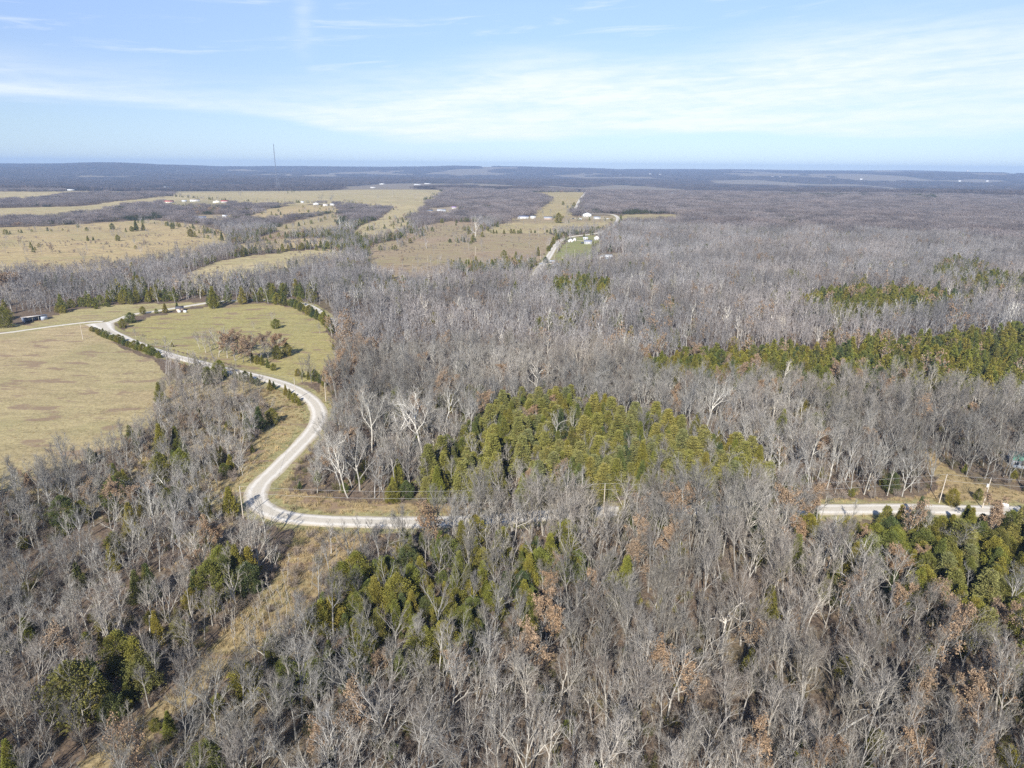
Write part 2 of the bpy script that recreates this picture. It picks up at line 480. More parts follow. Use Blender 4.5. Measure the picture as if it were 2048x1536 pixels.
def ribbons(segs, rng):
    S = np.asarray(segs, float).reshape(-1, 8)
    n = len(S)
    p0 = S[:, :3]; p1 = S[:, 3:6]; d = p1 - p0
    a = rng.normal(size=(n, 3))
    e = np.cross(d, a); e /= np.maximum(np.linalg.norm(e, axis=1, keepdims=True), 1e-6)
    V = np.stack([p0 - e * S[:, 6:7], p0 + e * S[:, 6:7], p1 + e * S[:, 7:8], p1 - e * S[:, 7:8]], 1)
    Fq = np.arange(n * 4).reshape(n, 4)
    return V.reshape(-1, 3), Fq


class Acc:
    def __init__(s):
        s.V = []; s.F = []; s.M = []; s.n = 0

    def add(s, V, Fq, mi=0):
        s.V.append(V); s.F.append(Fq + s.n); s.M.append(mi); s.n += len(V)

    def mesh(s, name, mats, smooth=False):
        return mesh_np(name, np.concatenate(s.V), s.F, mats, s.M, smooth)


def box(x0, x1, y0, y1, z0, z1):
    V = np.array([(x, y, z) for z in (z0, z1) for y in (y0, y1) for x in (x0, x1)], float)
    Fq = np.array([(0, 2, 3, 1), (4, 5, 7, 6), (0, 1, 5, 4), (2, 6, 7, 3), (0, 4, 6, 2), (1, 3, 7, 5)])
    return V, Fq


# ============================================================ materials
def new_mat(name):
    mt = bpy.data.materials.new(name)
    mt.use_nodes = True
    return mt, NT(mt.node_tree)


def finish(nt, color, rough=0.9, spec=0.1, bump=None, bstr=0.3, transl=0.0):
    b = nt.n('ShaderNodeBsdfPrincipled')
    if isinstance(color, tuple):
        b.inputs['Base Color'].default_value = (*color, 1)
    else:
        nt.l(color, b.inputs['Base Color'])
    b.inputs['Roughness'].default_value = rough
    b.inputs['Specular IOR Level'].default_value = spec
    if bump is not None:
        bp = nt.n('ShaderNodeBump')
        bp.inputs['Strength'].default_value = bstr
        bp.inputs['Distance'].default_value = 0.2
        nt.l(bump, bp.inputs['Height'])
        nt.l(bp.outputs[0], b.inputs['Normal'])
    o = nt.n('ShaderNodeOutputMaterial')
    if transl > 0:
        tr = nt.n('ShaderNodeBsdfTranslucent')
        if isinstance(color, tuple):
            tr.inputs[0].default_value = (*color, 1)
        else:
            nt.l(color, tr.inputs[0])
        mx = nt.n('ShaderNodeMixShader')
        mx.inputs[0].default_value = transl
        nt.l(b.outputs[0], mx.inputs[1]); nt.l(tr.outputs[0], mx.inputs[2])
        nt.l(mx.outputs[0], o.inputs[0])
    else:
        nt.l(b.outputs[0], o.inputs[0])


def wood_mat(name, stops, var=.35):
    """bark or twigs: tone differs from tree to tree and along each branch"""
    mt, nt = new_mat(name)
    oi = nt.n('ShaderNodeObjectInfo')
    c = nt.ramp(oi.outputs['Random'], stops)
    g = nt.n('ShaderNodeNewGeometry')
    nz = nt.noise(g.outputs['Position'], 1.1, 3.0, .6)
    k = nt.mapr(nz, .3, .7, 1 - var, 1 + var)
    st = nt.noise(g.outputs['Position'], .017, 4.0, .6)
    k = nt.math('MULTIPLY', k, nt.mapr(st, .36, .64, .66, 1.14))
    st2 = nt.noise(g.outputs['Position'], .009, 3.0, .6)
    c = nt.mix(nt.mapr(st2, .42, .66, 0, .28), c, nt.mix(1.0, c, (1.12, .93, .78), 'MULTIPLY'))
    cc = nt.n('ShaderNodeCombineColor')
    for i in range(3):
        nt.l(k, cc.inputs[i])
    c2 = nt.mix(1.0, c, cc.outputs[0], 'MULTIPLY')
    finish(nt, c2, .85, .15)
    return mt


M_BARK = wood_mat('bark', [(0, (.31, .29, .25)), (.25, (.41, .39, .34)), (.5, (.28, .265, .24)), (.8, (.45, .43, .385)), (1, (.36, .35, .33))])
M_TWIG = wood_mat('twigs', [(0, (.225, .21, .18)), (.2, (.30, .285, .255)), (.45, (.205, .18, .155)), (.7, (.335, .32, .29)), (1, (.19, .18, .165))], .22)
M_WHITE = wood_mat('white_bark', [(0, (.56, .53, .46)), (1, (.66, .64, .58))], .15)
M_WTWIG = wood_mat('white_twigs', [(0, (.38, .355, .30)), (1, (.46, .43, .38))], .15)
M_BRUSH = wood_mat('brush_twigs', [(0, (.30, .235, .18)), (.4, (.34, .29, .24)), (.7, (.24, .20, .17)), (1, (.36, .30, .22))], .3)
M_FTWIG = wood_mat('far_twigs', [(0, (.195, .170, .165)), (.5, (.235, .208, .20)), (1, (.155, .140, .14))], .25)
M_MTWIG = wood_mat('middle_twigs', [(0, (.19, .178, .172)), (.2, (.25, .238, .232)), (.45, (.165, .148, .142)), (.7, (.275, .262, .258)), (1, (.15, .142, .142))], .25)
M_MBARK = wood_mat('middle_bark', [(0, (.26, .25, .24)), (.5, (.34, .325, .31)), (.8, (.40, .385, .37)), (1, (.30, .29, .285))], .25)
M_HTWIG = wood_mat('hill_twigs', [(0, (.10, .083, .078)), (.5, (.13, .105, .095)), (1, (.070, .062, .060))], .35)


def leaf_mat(name, stops, rust, transl=.15, var=.3, scale=.9):
    mt, nt = new_mat(name)
    oi = nt.n('ShaderNodeObjectInfo')
    c = nt.ramp(oi.outputs['Random'], stops)
    g = nt.n('ShaderNodeNewGeometry')
    nz = nt.noise(g.outputs['Position'], scale, 4.0, .65)
    k = nt.mapr(nz, .3, .7, 1 - var, 1 + var)
    cc = nt.n('ShaderNodeCombineColor')
    for i in range(3):
        nt.l(k, cc.inputs[i])
    c2 = nt.mix(1.0, c, cc.outputs[0], 'MULTIPLY')
    nz2 = nt.noise(g.outputs['Position'], scale * .45, 2.0, .5)
    c3 = nt.mix(nt.mapr(nz2, .52, .72, 0, .40), c2, rust)
    finish(nt, c3, .75, .12, transl=transl)
    return mt


M_CEDAR = leaf_mat('cedar_needles', [(0, (.185, .195, .038)), (.2, (.255, .225, .044)), (.45, (.125, .15, .043)), (.6, (.265, .22, .045)), (.8, (.080, .11, .048)), (1, (.21, .22, .042))], (.28, .205, .05))
M_PINE = leaf_mat('pine_needles', [(0, (.19, .19, .055)), (.3, (.26, .245, .060)), (.6, (.19, .20, .085)), (1, (.29, .255, .065))], (.30, .23, .07))
M_OAK = leaf_mat('dry_oak_leaves', [(0, (.33, .22, .13)), (.5, (.38, .27, .175)), (1, (.29, .215, .145))], (.34, .235, .14), .2, .3)
M_FCEDAR = leaf_mat('far_needles', [(0, (.055, .065, .028)), (.5, (.075, .078, .03)), (1, (.045, .058, .034))], (.09, .07, .035), 0, .25, .3)


def plain(name, c, rough=.7, spec=.3, nscale=3.0, nvar=.12):
    mt, nt = new_mat(name)
    g = nt.n('ShaderNodeNewGeometry')
    nz = nt.noise(g.outputs['Position'], nscale, 4.0, .6)
    k = nt.mapr(nz, .3, .7, 1 - nvar, 1 + nvar)
    cc = nt.n('ShaderNodeCombineColor')
    for i in range(3):
        nt.l(k, cc.inputs[i])
    c2 = nt.mix(1.0, c, cc.outputs[0], 'MULTIPLY')
    finish(nt, c2, rough, spec)
    return mt


# ground
def ground_mat():
    mt, nt = new_mat('ground_cover')
    at_ = nt.n('ShaderNodeAttribute', attribute_name='cover', attribute_type='GEOMETRY')
    g = nt.n('ShaderNodeNewGeometry')
    pos = g.outputs['Position']
    kind = at_.outputs['Alpha']        # 0 woodland floor .. 1 open grass
    fine = nt.noise(pos, 1.6, 5.0, .7)
    mid = nt.noise(pos, .16, 5.0, .62)
    big = nt.noise(pos, .028, 4.0, .55)
    mp = nt.n('ShaderNodeMapping')
    mp.inputs['Scale'].default_value = (.05, .20, .1)
    mp.inputs['Rotation'].default_value = (0, 0, .25)
    nt.l(pos, mp.inputs['Vector'])
    strk = nt.noise(mp.outputs[0], 1.0, 6.0, .65, .5)
    base = at_.outputs['Color']
    # woodland floor: leaf litter
    litter = nt.ramp(fine, [(.30, (.050, .039, .031)), (.46, (.125, .092, .068)), (.60, (.20, .148, .105)), (.78, (.28, .215, .15))])
    litter = nt.mix(nt.mapr(mid, .45, .7, 0, .55), litter, (.215, .175, .115))
    litter = nt.mix(nt.mapr(big, .5, .7, 0, .35), litter, (.14, .13, .065))
    # grass
    fin2 = nt.noise(pos, .55, 5.0, .72)
    k = nt.math('ADD', nt.math('MULTIPLY', nt.mapr(fine, .25, .75, .66, 1.28), nt.mapr(fin2, .3, .7, .80, 1.18)), nt.mapr(strk, .3, .7, -.14, .14))
    cc = nt.n('ShaderNodeCombineColor')
    for i in range(3):
        nt.l(k, cc.inputs[i])
    gr = nt.mix(1.0, base, cc.outputs[0], 'MULTIPLY')
    gr = nt.mix(nt.mapr(mid, .50, .68, 0, .42), gr, (.30, .225, .135))
    gr = nt.mix(nt.mapr(strk, .58, .74, 0, .5), gr, (.225, .165, .115))
    gr = nt.mix(nt.mapr(big, .50, .68, 0, .38), gr, (.28, .26, .12))
    mp2 = nt.n('ShaderNodeMapping')
    mp2.inputs['Scale'].default_value = (.055, .14, .1)
    mp2.inputs['Location'].default_value = (7.3, 2.1, 0)
    nt.l(pos, mp2.inputs['Vector'])
    weeds = nt.noise(mp2.outputs[0], 1.0, 4.0, .55, .3)
    gr = nt.mix(nt.mapr(weeds, .55, .63, 0, .72), gr, (.24, .165, .12))
    c = nt.mix(nt.mapr(nt.math('ADD', kind, nt.mapr(mid, .3, .7, -.25, .25)), .3, .7), litter, gr)
    bh = nt.math('ADD', nt.math('MULTIPLY', fine, .6), nt.math('MULTIPLY', mid, .8))
    finish(nt, c, .95, .05, bh, .5)
    return mt


def road_mat():
    mt, nt = new_mat('gravel')
    g = nt.n('ShaderNodeNewGeometry')
    tcn = nt.n('ShaderNodeUVMap')
    sp = nt.n('ShaderNodeSeparateXYZ')
    nt.l(tcn.outputs[0], sp.inputs[0])
    across = sp.outputs[0]
    pos = g.outputs['Position']
    a = nt.noise(pos, 3.0, 6.0, .7)
    b = nt.noise(pos, .35, 4.0, .6)
    c = nt.ramp(a, [(.25, (.42, .375, .30)), (.5, (.53, .485, .405)), (.75, (.63, .585, .505))])
    c = nt.mix(nt.mapr(b, .45, .7, 0, .35), c, (.50, .45, .37))
    # wheel tracks: slightly paler bands, looser darker stone between and at the edges
    t = nt.math('ABSOLUTE', nt.math('SUBTRACT', nt.math('ABSOLUTE', across), .48))
    band = nt.mapr(nt.math('ADD', t, nt.math('MULTIPLY', nt.math('SUBTRACT', b, .5), .3)), .04, .24, .8, 0)
    c = nt.mix(band, c, (.70, .66, .59))
    edge = nt.mapr(nt.math('ADD', nt.math('ABSOLUTE', across), nt.math('MULTIPLY', nt.math('SUBTRACT', b, .5), .5)), .62, 1.0, 0, .95)
    c = nt.mix(edge, c, (.40, .33, .215))
    finish(nt, c, .95, .05, a, .4)
    return mt


M_GROUND = ground_mat()
M_ROAD = road_mat()

# ============================================================ tagging
def tag(o, label=None, cat=None, group=None, kind=None):
    if label: o['label'] = label
    if cat: o['category'] = cat
    if group: o['group'] = group
    if kind: o['kind'] = kind
    return o


def link(name, me, loc=(0, 0, 0), rot=(0, 0, 0), scl=(1, 1, 1), parent=None):
    o = bpy.data.objects.new(name, me)
    COL.objects.link(o)
    o.location = loc; o.rotation_euler = rot; o.scale = scl
    if parent: o.parent = parent
    return o


# ============================================================ ground sheet
def field_lookup(x, y):
    z = terrain(x, y)
    u, v = proj(x, y, z)
    idx = np.full(x.shape, -1)
    # ragged borders
    du = 7 * (vnoise(x / 14, y / 14, 71) - .5) * 2
    dv = 3.0 * (vnoise(x / 11, y / 11, 72) - .5) * 2 * np.clip((v - 420) / 300, .32, 1)
    ok = y > 20
    for i, (nm, poly, colr) in enumerate(FIELDS):
        k = inpoly(u + du * np.clip((v - 400) / 300, .42, 1), v + dv, poly) & ok
        idx[k] = i
    return idx, u, v


def build_ground():
    az_f = np.linspace(-46, 46, 620)
    az_b = np.linspace(46, 314, 60)[1:-1]
    az = np.radians(np.concatenate([az_f, az_b]))
    rr = np.concatenate([[2, 25], 45 * (13200 / 45) ** (np.linspace(0, 1, 640) ** 1.0)])
    A, R = np.meshgrid(az, rr)
    x = (R * np.sin(A)).ravel(); y = (R * np.cos(A)).ravel()
    z = terrain(x, y)
    nr, na = R.shape
    i = np.arange(nr - 1)[:, None] * na; j = np.arange(na)[None, :]
    j2 = (j + 1) % na
    Fq = np.stack([i + j, i + j2, i + na + j2, i + na + j], -1).reshape(-1, 4)[:, ::-1]
    me = mesh_np('ground', np.stack([x, y, z], 1), [Fq], [M_GROUND], smooth=True)
    idx, u, v = field_lookup(x, y)
    col = np.zeros((len(x), 4)); col[:, :3] = (.18, .12, .08)
    n1 = vnoise(x / 30, y / 30, 41); n2 = vnoise(x / 90, y / 70, 42)
    for q, (nm, poly, c) in enumerate(FIELDS):
        k = idx == q
        col[k, :3] = np.array(c)
        col[k, 3] = 1
    # greener and browner drifts inside the open ground
    op = col[:, 3] > .5
    g = (np.clip(n2 * 1.5 - .4, 0, 1) * .38)[:, None]
    col[op, :3] = col[op, :3] * (1 - g[op]) + np.array((.31, .285, .13)) * g[op]
    g = (np.clip(n1 * 2 - 1.2, 0, 1) * .4)[:, None]
    col[op, :3] = col[op, :3] * (1 - g[op]) + np.array((.32, .23, .14)) * g[op]
    # verges beside the gravel
    near = (np.hypot(x, y) < 1500) & (y > 0)
    kk = np.where(near)[0]
    d = road_dist(x[kk], y[kk])
    k2 = kk[d < 2.6]
    col[k2, :3] = np.array((.30, .27, .13)); col[k2, 3] = 1
    # distant country: woods with scattered pale fields
    r = np.hypot(x, y)
    fr = r > 3000
    f = fbm(x / 700, y / 1500, 61, 3)
    fld = fr & (f > .605)
    col[fr, :3] = (.095, .078, .072)
    col[fr, 3] = .9
    col[fld, :3] = (.24, .20, .15)
    drk = fr & (fbm(x / 900, y / 1300, 65, 3) > .56) & ~fld
    col[drk, :3] = (.06, .058, .048)
    ca = me.color_attributes.new('cover', 'FLOAT_COLOR', 'POINT')
    ca.data.foreach_set('color', col.astype(np.float32).ravel())
    tag(link('ground', me), 'winter fields and woodland floor reaching to the horizon', 'ground', kind='structure')


build_ground()

# ============================================================ gravel roads
def road(name, line, hw, label, lift=.06, taper=None):
    P = line; n = len(P)
    T = np.gradient(P, axis=0); T /= np.linalg.norm(T, axis=1, keepdims=True)
    N = np.stack([-T[:, 1], T[:, 0]], 1)
    cross = np.linspace(-1, 1, 9)
    rngl = np.random.default_rng(len(name))
    V = []; UVs = []
    ln = np.cumsum(np.r_[0, np.linalg.norm(np.diff(P, axis=0), axis=1)])
    for c in cross:
        wv = hw if taper is None else hw + taper
        jit = (vnoise(ln / 5 + c * 31, ln * 0 + 3, 7) - .5) * .9 if abs(c) == 1 else 0
        off = c * (wv + (jit if np.ndim(jit) else 0))
        Q = P + N * (off[:, None] if np.ndim(off) else off)
        zz = terrain(Q[:, 0], Q[:, 1]) + lift + (1 - c * c) * .10
        if abs(c) == 1: zz = terrain(Q[:, 0], Q[:, 1]) - .10
        V.append(np.column_stack([Q, zz])); UVs.append(np.column_stack([np.full(n, c), ln]))
    V = np.stack(V, 1).reshape(-1, 3); UVs = np.stack(UVs, 1).reshape(-1, 2)
    k = len(cross)
    i = (np.arange(n - 1)[:, None] * k + np.arange(k - 1)[None, :])
    Fq = np.stack([i, i + 1, i + k + 1, i + k], -1).reshape(-1, 4)
    me = mesh_np(name, V, [Fq], [M_ROAD], smooth=True)
    uv = me.uv_layers.new(name='UVMap')
    uv.data.foreach_set('uv', UVs[Fq.ravel()].astype(np.float32).ravel())
    if me.polygons[0].normal.z < 0:
        me.flip_normals()
    tag(link(name, me), label, 'road', kind='structure')


nM = len(ROADS['main'])
tp = np.zeros(nM); tp[:14] = np.linspace(5.5, 0, 14)     # widens into the junction
road('gravel_road', ROADS['main'], RW['main'], 'white gravel road winding in an S past the pasture', .10, tp)
road('farm_lane', ROADS['lane'], RW['lane'], 'narrow pale lane running off beside the metal shed', .06)
road('back_road', ROADS['back'], RW['back'], 'gravel road going behind the green meadow', .08)
road('distant_road', ROADS['hill'], RW['hill'], 'pale gravel road climbing past the white houses', .16)
road('driveway', ROADS['drive'], RW['drive'], 'thin drive to the white sheds on the lawn', .14)
road('house_drive', ROADS['drive2'], RW['drive2'], 'pale drive along the farmhouse yard', .14)

# ============================================================ tree makers
UPV = np.array([0, 0, 1.0])


def bare_tree(seed, H=14.0, spread=1.0, limbs=8, clear=.35, twig=1.0, wmul=1.0, crook=.10, lod=0, fork=False):
    rng = np.random.default_rng(seed)
    T, L, B, W = [], [], [], []       # trunk, limbs, branches, twigs

    def grow(p, d, length, r0, r1, n, wob, up, outl):
        pts = [(p.copy(), d.copy(), r0)]
        for i in range(n):
            d = d + rng.normal(size=3) * wob + UPV * up
            d = d / np.linalg.norm(d)
            q = p + d * length / n
            ra = r0 + (r1 - r0) * i / n; rb = r0 + (r1 - r0) * (i + 1) / n
            outl.append([*p, *q, ra, rb])
            p = q
            pts.append((p.copy(), d.copy(), rb))
        return pts

    def side(d, ang):
        a = rng.normal(size=3); a -= d * a.dot(d); a /= np.linalg.norm(a)
        v = d * math.cos(ang) + a * math.sin(ang)
        return v / np.linalg.norm(v)

    R0 = H * .0135 * wmul
    ns = 9
    lean = rng.normal(size=3) * .08; lean[2] = 1
    tr = grow(np.array([0, 0, -.3]), lean / np.linalg.norm(lean), H * (.86 if not fork else .55), R0, R0 * (.28 if not fork else .6), ns, crook * .5, .05, T)
    nl = limbs
    for i in range(nl):
        t = clear + (1 - clear) * ((i + rng.uniform(0, .8)) / nl)
        if fork: t = clear + (.99 - clear) * (i / nl) ** .5
        f = t * ns; k = min(int(f), ns - 1)
        p = tr[k][0] * (1 - (f - k)) + tr[k + 1][0] * (f - k); d = tr[k][1]; rr = tr[k][2]
        ang = rng.uniform(.42, .82) * (1.15 - .5 * t) * spread ** .5
        az_ = 2.4 * i + rng.uniform(-.5, .5)
        a = np.array([math.cos(az_), math.sin(az_), 0]); a -= d * a.dot(d); a /= np.linalg.norm(a)
        dd = d * math.cos(ang) + a * math.sin(ang)
        ll = H * (.56 - .27 * (t if not fork else .2)) * rng.uniform(.75, 1.15) * spread
        lp = grow(p, dd, ll, rr * (.70 if not fork else .82), .036 * wmul, 6, crook * 1.3, .10, L)
        nb = 7 if lod == 0 else 5
        for b in range(nb):
            tb = .22 + .78 * (b + rng.uniform(0, .9)) / nb
            f2 = tb * 6; k2 = min(int(f2), 5)
            pb = lp[k2][0] * (1 - (f2 - k2)) + lp[k2 + 1][0] * (f2 - k2)
            rb = lp[k2][2]
            lb = ll * (.52 - .22 * tb) * rng.uniform(.7, 1.2)
            bp = grow(pb, side(lp[k2][1], rng.uniform(.35, .75)), lb, max(rb * .60, .029 * wmul), .014 * wmul, 4, crook * 1.3, .10, B)
            nt_ = int(7 * twig) if lod == 0 else int(3 * twig)
            for c in range(nt_):
                tc_ = .2 + .8 * (c + rng.uniform(0, .9)) / nt_
                f3 = tc_ * 4; k3 = min(int(f3), 3)
                pc = bp[k3][0] * (1 - (f3 - k3)) + bp[k3 + 1][0] * (f3 - k3)
                lt = rng.uniform(.5, 1.15) * (H / 14) * (1.0 if lod == 0 else 1.35)
                dt = side(bp[k3][1], rng.uniform(.35, .85)); dt = dt + UPV * .22; dt /= np.linalg.norm(dt)
                w_ = (.018 if lod == 0 else .05) * wmul
                q = pc + dt * lt
                W.append([*pc, *q, w_, w_ * .45])
                if lod == 0:
                    for e in range(3):
                        te = rng.uniform(.25, .95)
                        pe = pc + dt * lt * te
                        de = side(dt, rng.uniform(.4, .9)) + UPV * .15; de /= np.linalg.norm(de)
                        qe = pe + de * lt * rng.uniform(.35, .65)
                        W.append([*pe, *qe, .011 * wmul, .006 * wmul])
    return T, L, B, W, rng


def tree_meshes(name, args, mb, mt, leaves=None):
    """trunk and crown meshes of one bare tree"""
    T, L, B, W, rng = bare_tree(**args)
    a = Acc(); a.add(*tubes(T, 7))
    trunk = a.mesh(name + '_trunk', [mb], True)
    c = Acc()
    c.add(*tubes(L, 5), 0)
    c.add(*tubes(B, 3), 0)
    c.add(*ribbons(W, rng), 1)
    mats = [mb, mt]
    if leaves:
        W_ = np.array(W); n = int(leaves)
        k = rng.integers(0, len(W_), n)
        keep = fbm(W_[k, 3] / 2.2 + 5, W_[k, 5] / 2.2 + W_[k, 4] / 2.2, args['seed'], 2) > .40
        k = k[keep]; n = len(k)
        ctr = W_[k, 3:6] + rng.normal(size=(n, 3)) * .22
        e1 = rng.normal(size=(n, 3)); e1 /= np.linalg.norm(e1, axis=1, keepdims=True)
        e2 = np.cross(e1, rng.normal(size=(n, 3))); e2 /= np.linalg.norm(e2, axis=1, keepdims=True)
        s = rng.uniform(.09, .19, (n, 1))
        V = np.stack([ctr - e1 * s, ctr + e2 * s * .8, ctr + e1 * s, ctr - e2 * s * .8], 1).reshape(-1, 3)
        c.add(V, np.arange(n * 4).reshape(n, 4), 2)
        mats.append(M_OAK)
    crown = c.mesh(name + '_crown', mats)
    return trunk, crown


def joined(name, args, mb, mt, leaves=0):
    T, L, B, W, rng = bare_tree(**args)
    a = Acc()
    a.add(*tubes(T, 4), 0); a.add(*ribbons(L, rng), 0); a.add(*ribbons(B, rng), 0); a.add(*ribbons(W, rng), 1)
    mats = [mb, mt]
    if leaves:
        W_ = np.array(W); k = rng.integers(0, len(W_), leaves)
        ctr = W_[k, 3:6]; n = leaves
        e1 = rng.normal(size=(n, 3)); e1 /= np.linalg.norm(e1, axis=1, keepdims=True)
        e2 = np.cross(e1, rng.normal(size=(n, 3))); e2 /= np.linalg.norm(e2, axis=1, keepdims=True)
        s = rng.uniform(.2, .4, (n, 1))
        V = np.stack([ctr - e1 * s, ctr + e2 * s, ctr + e1 * s, ctr - e2 * s], 1).reshape(-1, 3)
        a.add(V, np.arange(n * 4).reshape(n, 4), 2); mats.append(M_OAK)
    return a.mesh(name, mats)


def cedar(seed, H=8.0, R=2.4, style='cedar', n=420, leaf=.235, per=17, base=.06):
    rng = np.random.default_rng(seed)
    ph = rng.uniform(0, 6.28, 4)
    T = []; p = np.array([0, 0, -.3])
    for i in range(6):
        q = p + np.array([rng.normal() * .05, rng.normal() * .05, (H * .95 + .3) / 6])
        T.append([*p, *q, H * .016 * (1 - i / 6.5), H * .016 * (1 - (i + 1) / 6.5)]); p = q
    if style == 'pine':        # layered whorls
        lev = rng.integers(0, int(H / .75), n); t = (lev * .75 + rng.normal(size=n) * .07) / H
        t = np.clip(base + t * (1 - base), base, .985)
    else:
        t = base + (1 - base) * rng.uniform(0, 1, n) ** 1.15
    th = rng.uniform(0, 2 * math.pi, n)
    tt = (t - base) / (1 - base)
    if style == 'pine':
        prof = (1 - tt) ** .85 * .98 + .03
    elif style == 'round':
        prof = np.sqrt(np.clip(1 - (tt * 1.6 - .62) ** 2, .02, 1)) * np.where(tt > .75, (1 - tt) / .25 * .8 + .2, 1)
    else:
        prof = np.minimum((1 - tt) ** 1.12, .58 + tt * 2.0) * 1.04 + .012
    lump = 1 + .27 * np.sin(3 * th + ph[0] + t * 9) + .19 * np.sin(5 * th + ph[1] - t * 14) + .10 * np.sin(8 * th + ph[2] + t * 21)
    rad = R * prof * lump * rng.uniform(.45, 1.08, n) ** .6
    c = np.stack([rad * np.cos(th), rad * np.sin(th), t * H], 1)
    outd = np.stack([np.cos(th), np.sin(th), np.full(n, .45 if style != 'pine' else .10)], 1)
    outd /= np.linalg.norm(outd, axis=1, keepdims=True)
    # each spray is a tuft of small leaf-like blades
    C = np.repeat(c, per, 0); O = np.repeat(outd, per, 0); m_ = n * per
    C = C + rng.normal(size=(m_, 3)) * np.array([.20, .20, .16 if style != 'pine' else .07]) * (R / 2.2)
    D = O + rng.normal(size=(m_, 3)) * .55; D /= np.linalg.norm(D, axis=1, keepdims=True)
    S = np.cross(D, rng.normal(size=(m_, 3))); S /= np.linalg.norm(S, axis=1, keepdims=True)
    ln = rng.uniform(.6, 1.3, (m_, 1)) * leaf; wd = ln * .34
    V = np.stack([C - S * wd * .5, C + D * ln * .5 - S * wd, C + D * ln, C + D * ln * .5 + S * wd], 1).reshape(-1, 3)
    return T, V, np.arange(m_ * 4).reshape(m_, 4), rng


def lumpy_core(H, R, rng, style):
    """dark woody inside so that the crown is not see-through"""
    segs = []
    for i in range(46):
        t = rng.uniform(.12, .92); th = rng.uniform(0, 6.28)
        rr = R * (1 - t) ** .7 * .85
        p = np.array([0, 0, t * H]); q = np.array([rr * math.cos(th), rr * math.sin(th), t * H + rr * .25])
        segs.append([*p, *q, .035, .012])
    return segs


def cedar_meshes(name, seed, **kw):
    mat = M_PINE if kw.get('style') == 'pine' else M_CEDAR
    T, V, Fq, rng = cedar(seed, **kw)
    a = Acc(); a.add(*tubes(T, 6)); trunk = a.mesh(name + '_trunk', [M_BARK], True)
    c = Acc(); c.add(V, Fq, 0)
    c.add(*tubes(lumpy_core(kw.get('H', 8), kw.get('R', 2.4), rng, ''), 3), 1)
    return trunk, c.mesh(name + '_crown', [mat, M_BRUSH])


def cedar_joined(name, seed, mat=None, **kw):
    mat = mat or (M_PINE if kw.get('style') == 'pine' else M_CEDAR)
    T, V, Fq, rng = cedar(seed, **kw)
    a = Acc(); a.add(*tubes(T, 4), 1); a.add(V, Fq, 0)
    return a.mesh(name, [mat, M_BARK])


# ---- prototypes, near
P_BARE = []
specs = [dict(H=15, limbs=9, clear=.38), dict(H=13.5, limbs=8, clear=.32, spread=1.12), dict(H=16, limbs=8, clear=.45, spread=.9),
         dict(H=12, limbs=9, clear=.28, spread=1.15, crook=.14), dict(H=14.5, limbs=6, clear=.34, fork=True, spread=1.0), dict(H=15.5, limbs=10, clear=.5, spread=.85),
         dict(H=13, limbs=5, clear=.25, fork=True, spread=1.15, crook=.13), dict(H=14, limbs=9, clear=.4, crook=.16), dict(H=12.5, limbs=7, clear=.35, spread=1.25, crook=.12), dict(H=16.5, limbs=9, clear=.52, spread=.8),
         dict(H=13, limbs=11, clear=.22, spread=.95, crook=.13), dict(H=14, limbs=7, clear=.3, spread=1.3, crook=.18), dict(H=15, limbs=6, clear=.55, spread=.7, crook=.08), dict(H=11.5, limbs=12, clear=.2, spread=1.0, twig=1.3), dict(H=14, limbs=4, clear=.2, fork=True, spread=1.0, crook=.09), dict(H=13, limbs=5, clear=.6, spread=.6, twig=.5)]
for i, s in enumerate(specs):
    P_BARE.append(tree_meshes('bare_tree_%d' % i, dict(seed=100 + i, **s), M_BARK, M_TWIG))
P_OAK = [tree_meshes('oak_%d' % i, dict(seed=200 + i, twig=.6, **s), M_BARK, M_TWIG, leaves=nl) for i, (s, nl) in enumerate(
    [(dict(H=11, limbs=8, clear=.25, spread=1.05), 5200), (dict(H=12.5, limbs=8, clear=.3), 3800), (dict(H=10, limbs=8, clear=.2, spread=1.1), 6000), (dict(H=13, limbs=8, clear=.35), 2200)])]
P_WHITE = [tree_meshes('white_%d' % i, dict(seed=300 + i, wmul=1.08, twig=1.0, **s), M_WHITE, M_WTWIG) for i, s in enumerate(
    [dict(H=17, limbs=7, clear=.42, spread=1.05, crook=.17), dict(H=16, limbs=6, clear=.35, fork=True, crook=.16), dict(H=18, limbs=8, clear=.4, crook=.18), dict(H=15, limbs=7, clear=.3, spread=1.2, crook=.15)])]
P_SAP = [tree_meshes('sapling_%d' % i, dict(seed=400 + i, twig=.5, **s), M_BARK, M_TWIG) for i, s in enumerate(
    [dict(H=7, limbs=6, clear=.3, spread=.7), dict(H=8.5, limbs=6, clear=.35, spread=.6), dict(H=6, limbs=7, clear=.2, spread=1.0)])]
P_CEDAR = [cedar_meshes('cedar_%d' % i, 500 + i, **s) for i, s in enumerate(
    [dict(H=8, R=2.2, n=620), dict(H=9.5, R=2.1, n=680), dict(H=7, R=2.3, style='round', n=600), dict(H=8.5, R=2.5, style='round', n=680), dict(H=10, R=2.4, n=760), dict(H=6.5, R=1.8, n=440)])]
P_PINE = [cedar_meshes('pine_%d' % i, 600 + i, **s) for i, s in enumerate(
    [dict(H=11, R=3.0, style='pine', n=760, per=15, leaf=.29), dict(H=9.5, R=2.8, style='pine', n=660, per=15, leaf=.28), dict(H=12, R=2.8, style='pine', n=800, per=15, leaf=.29)])]


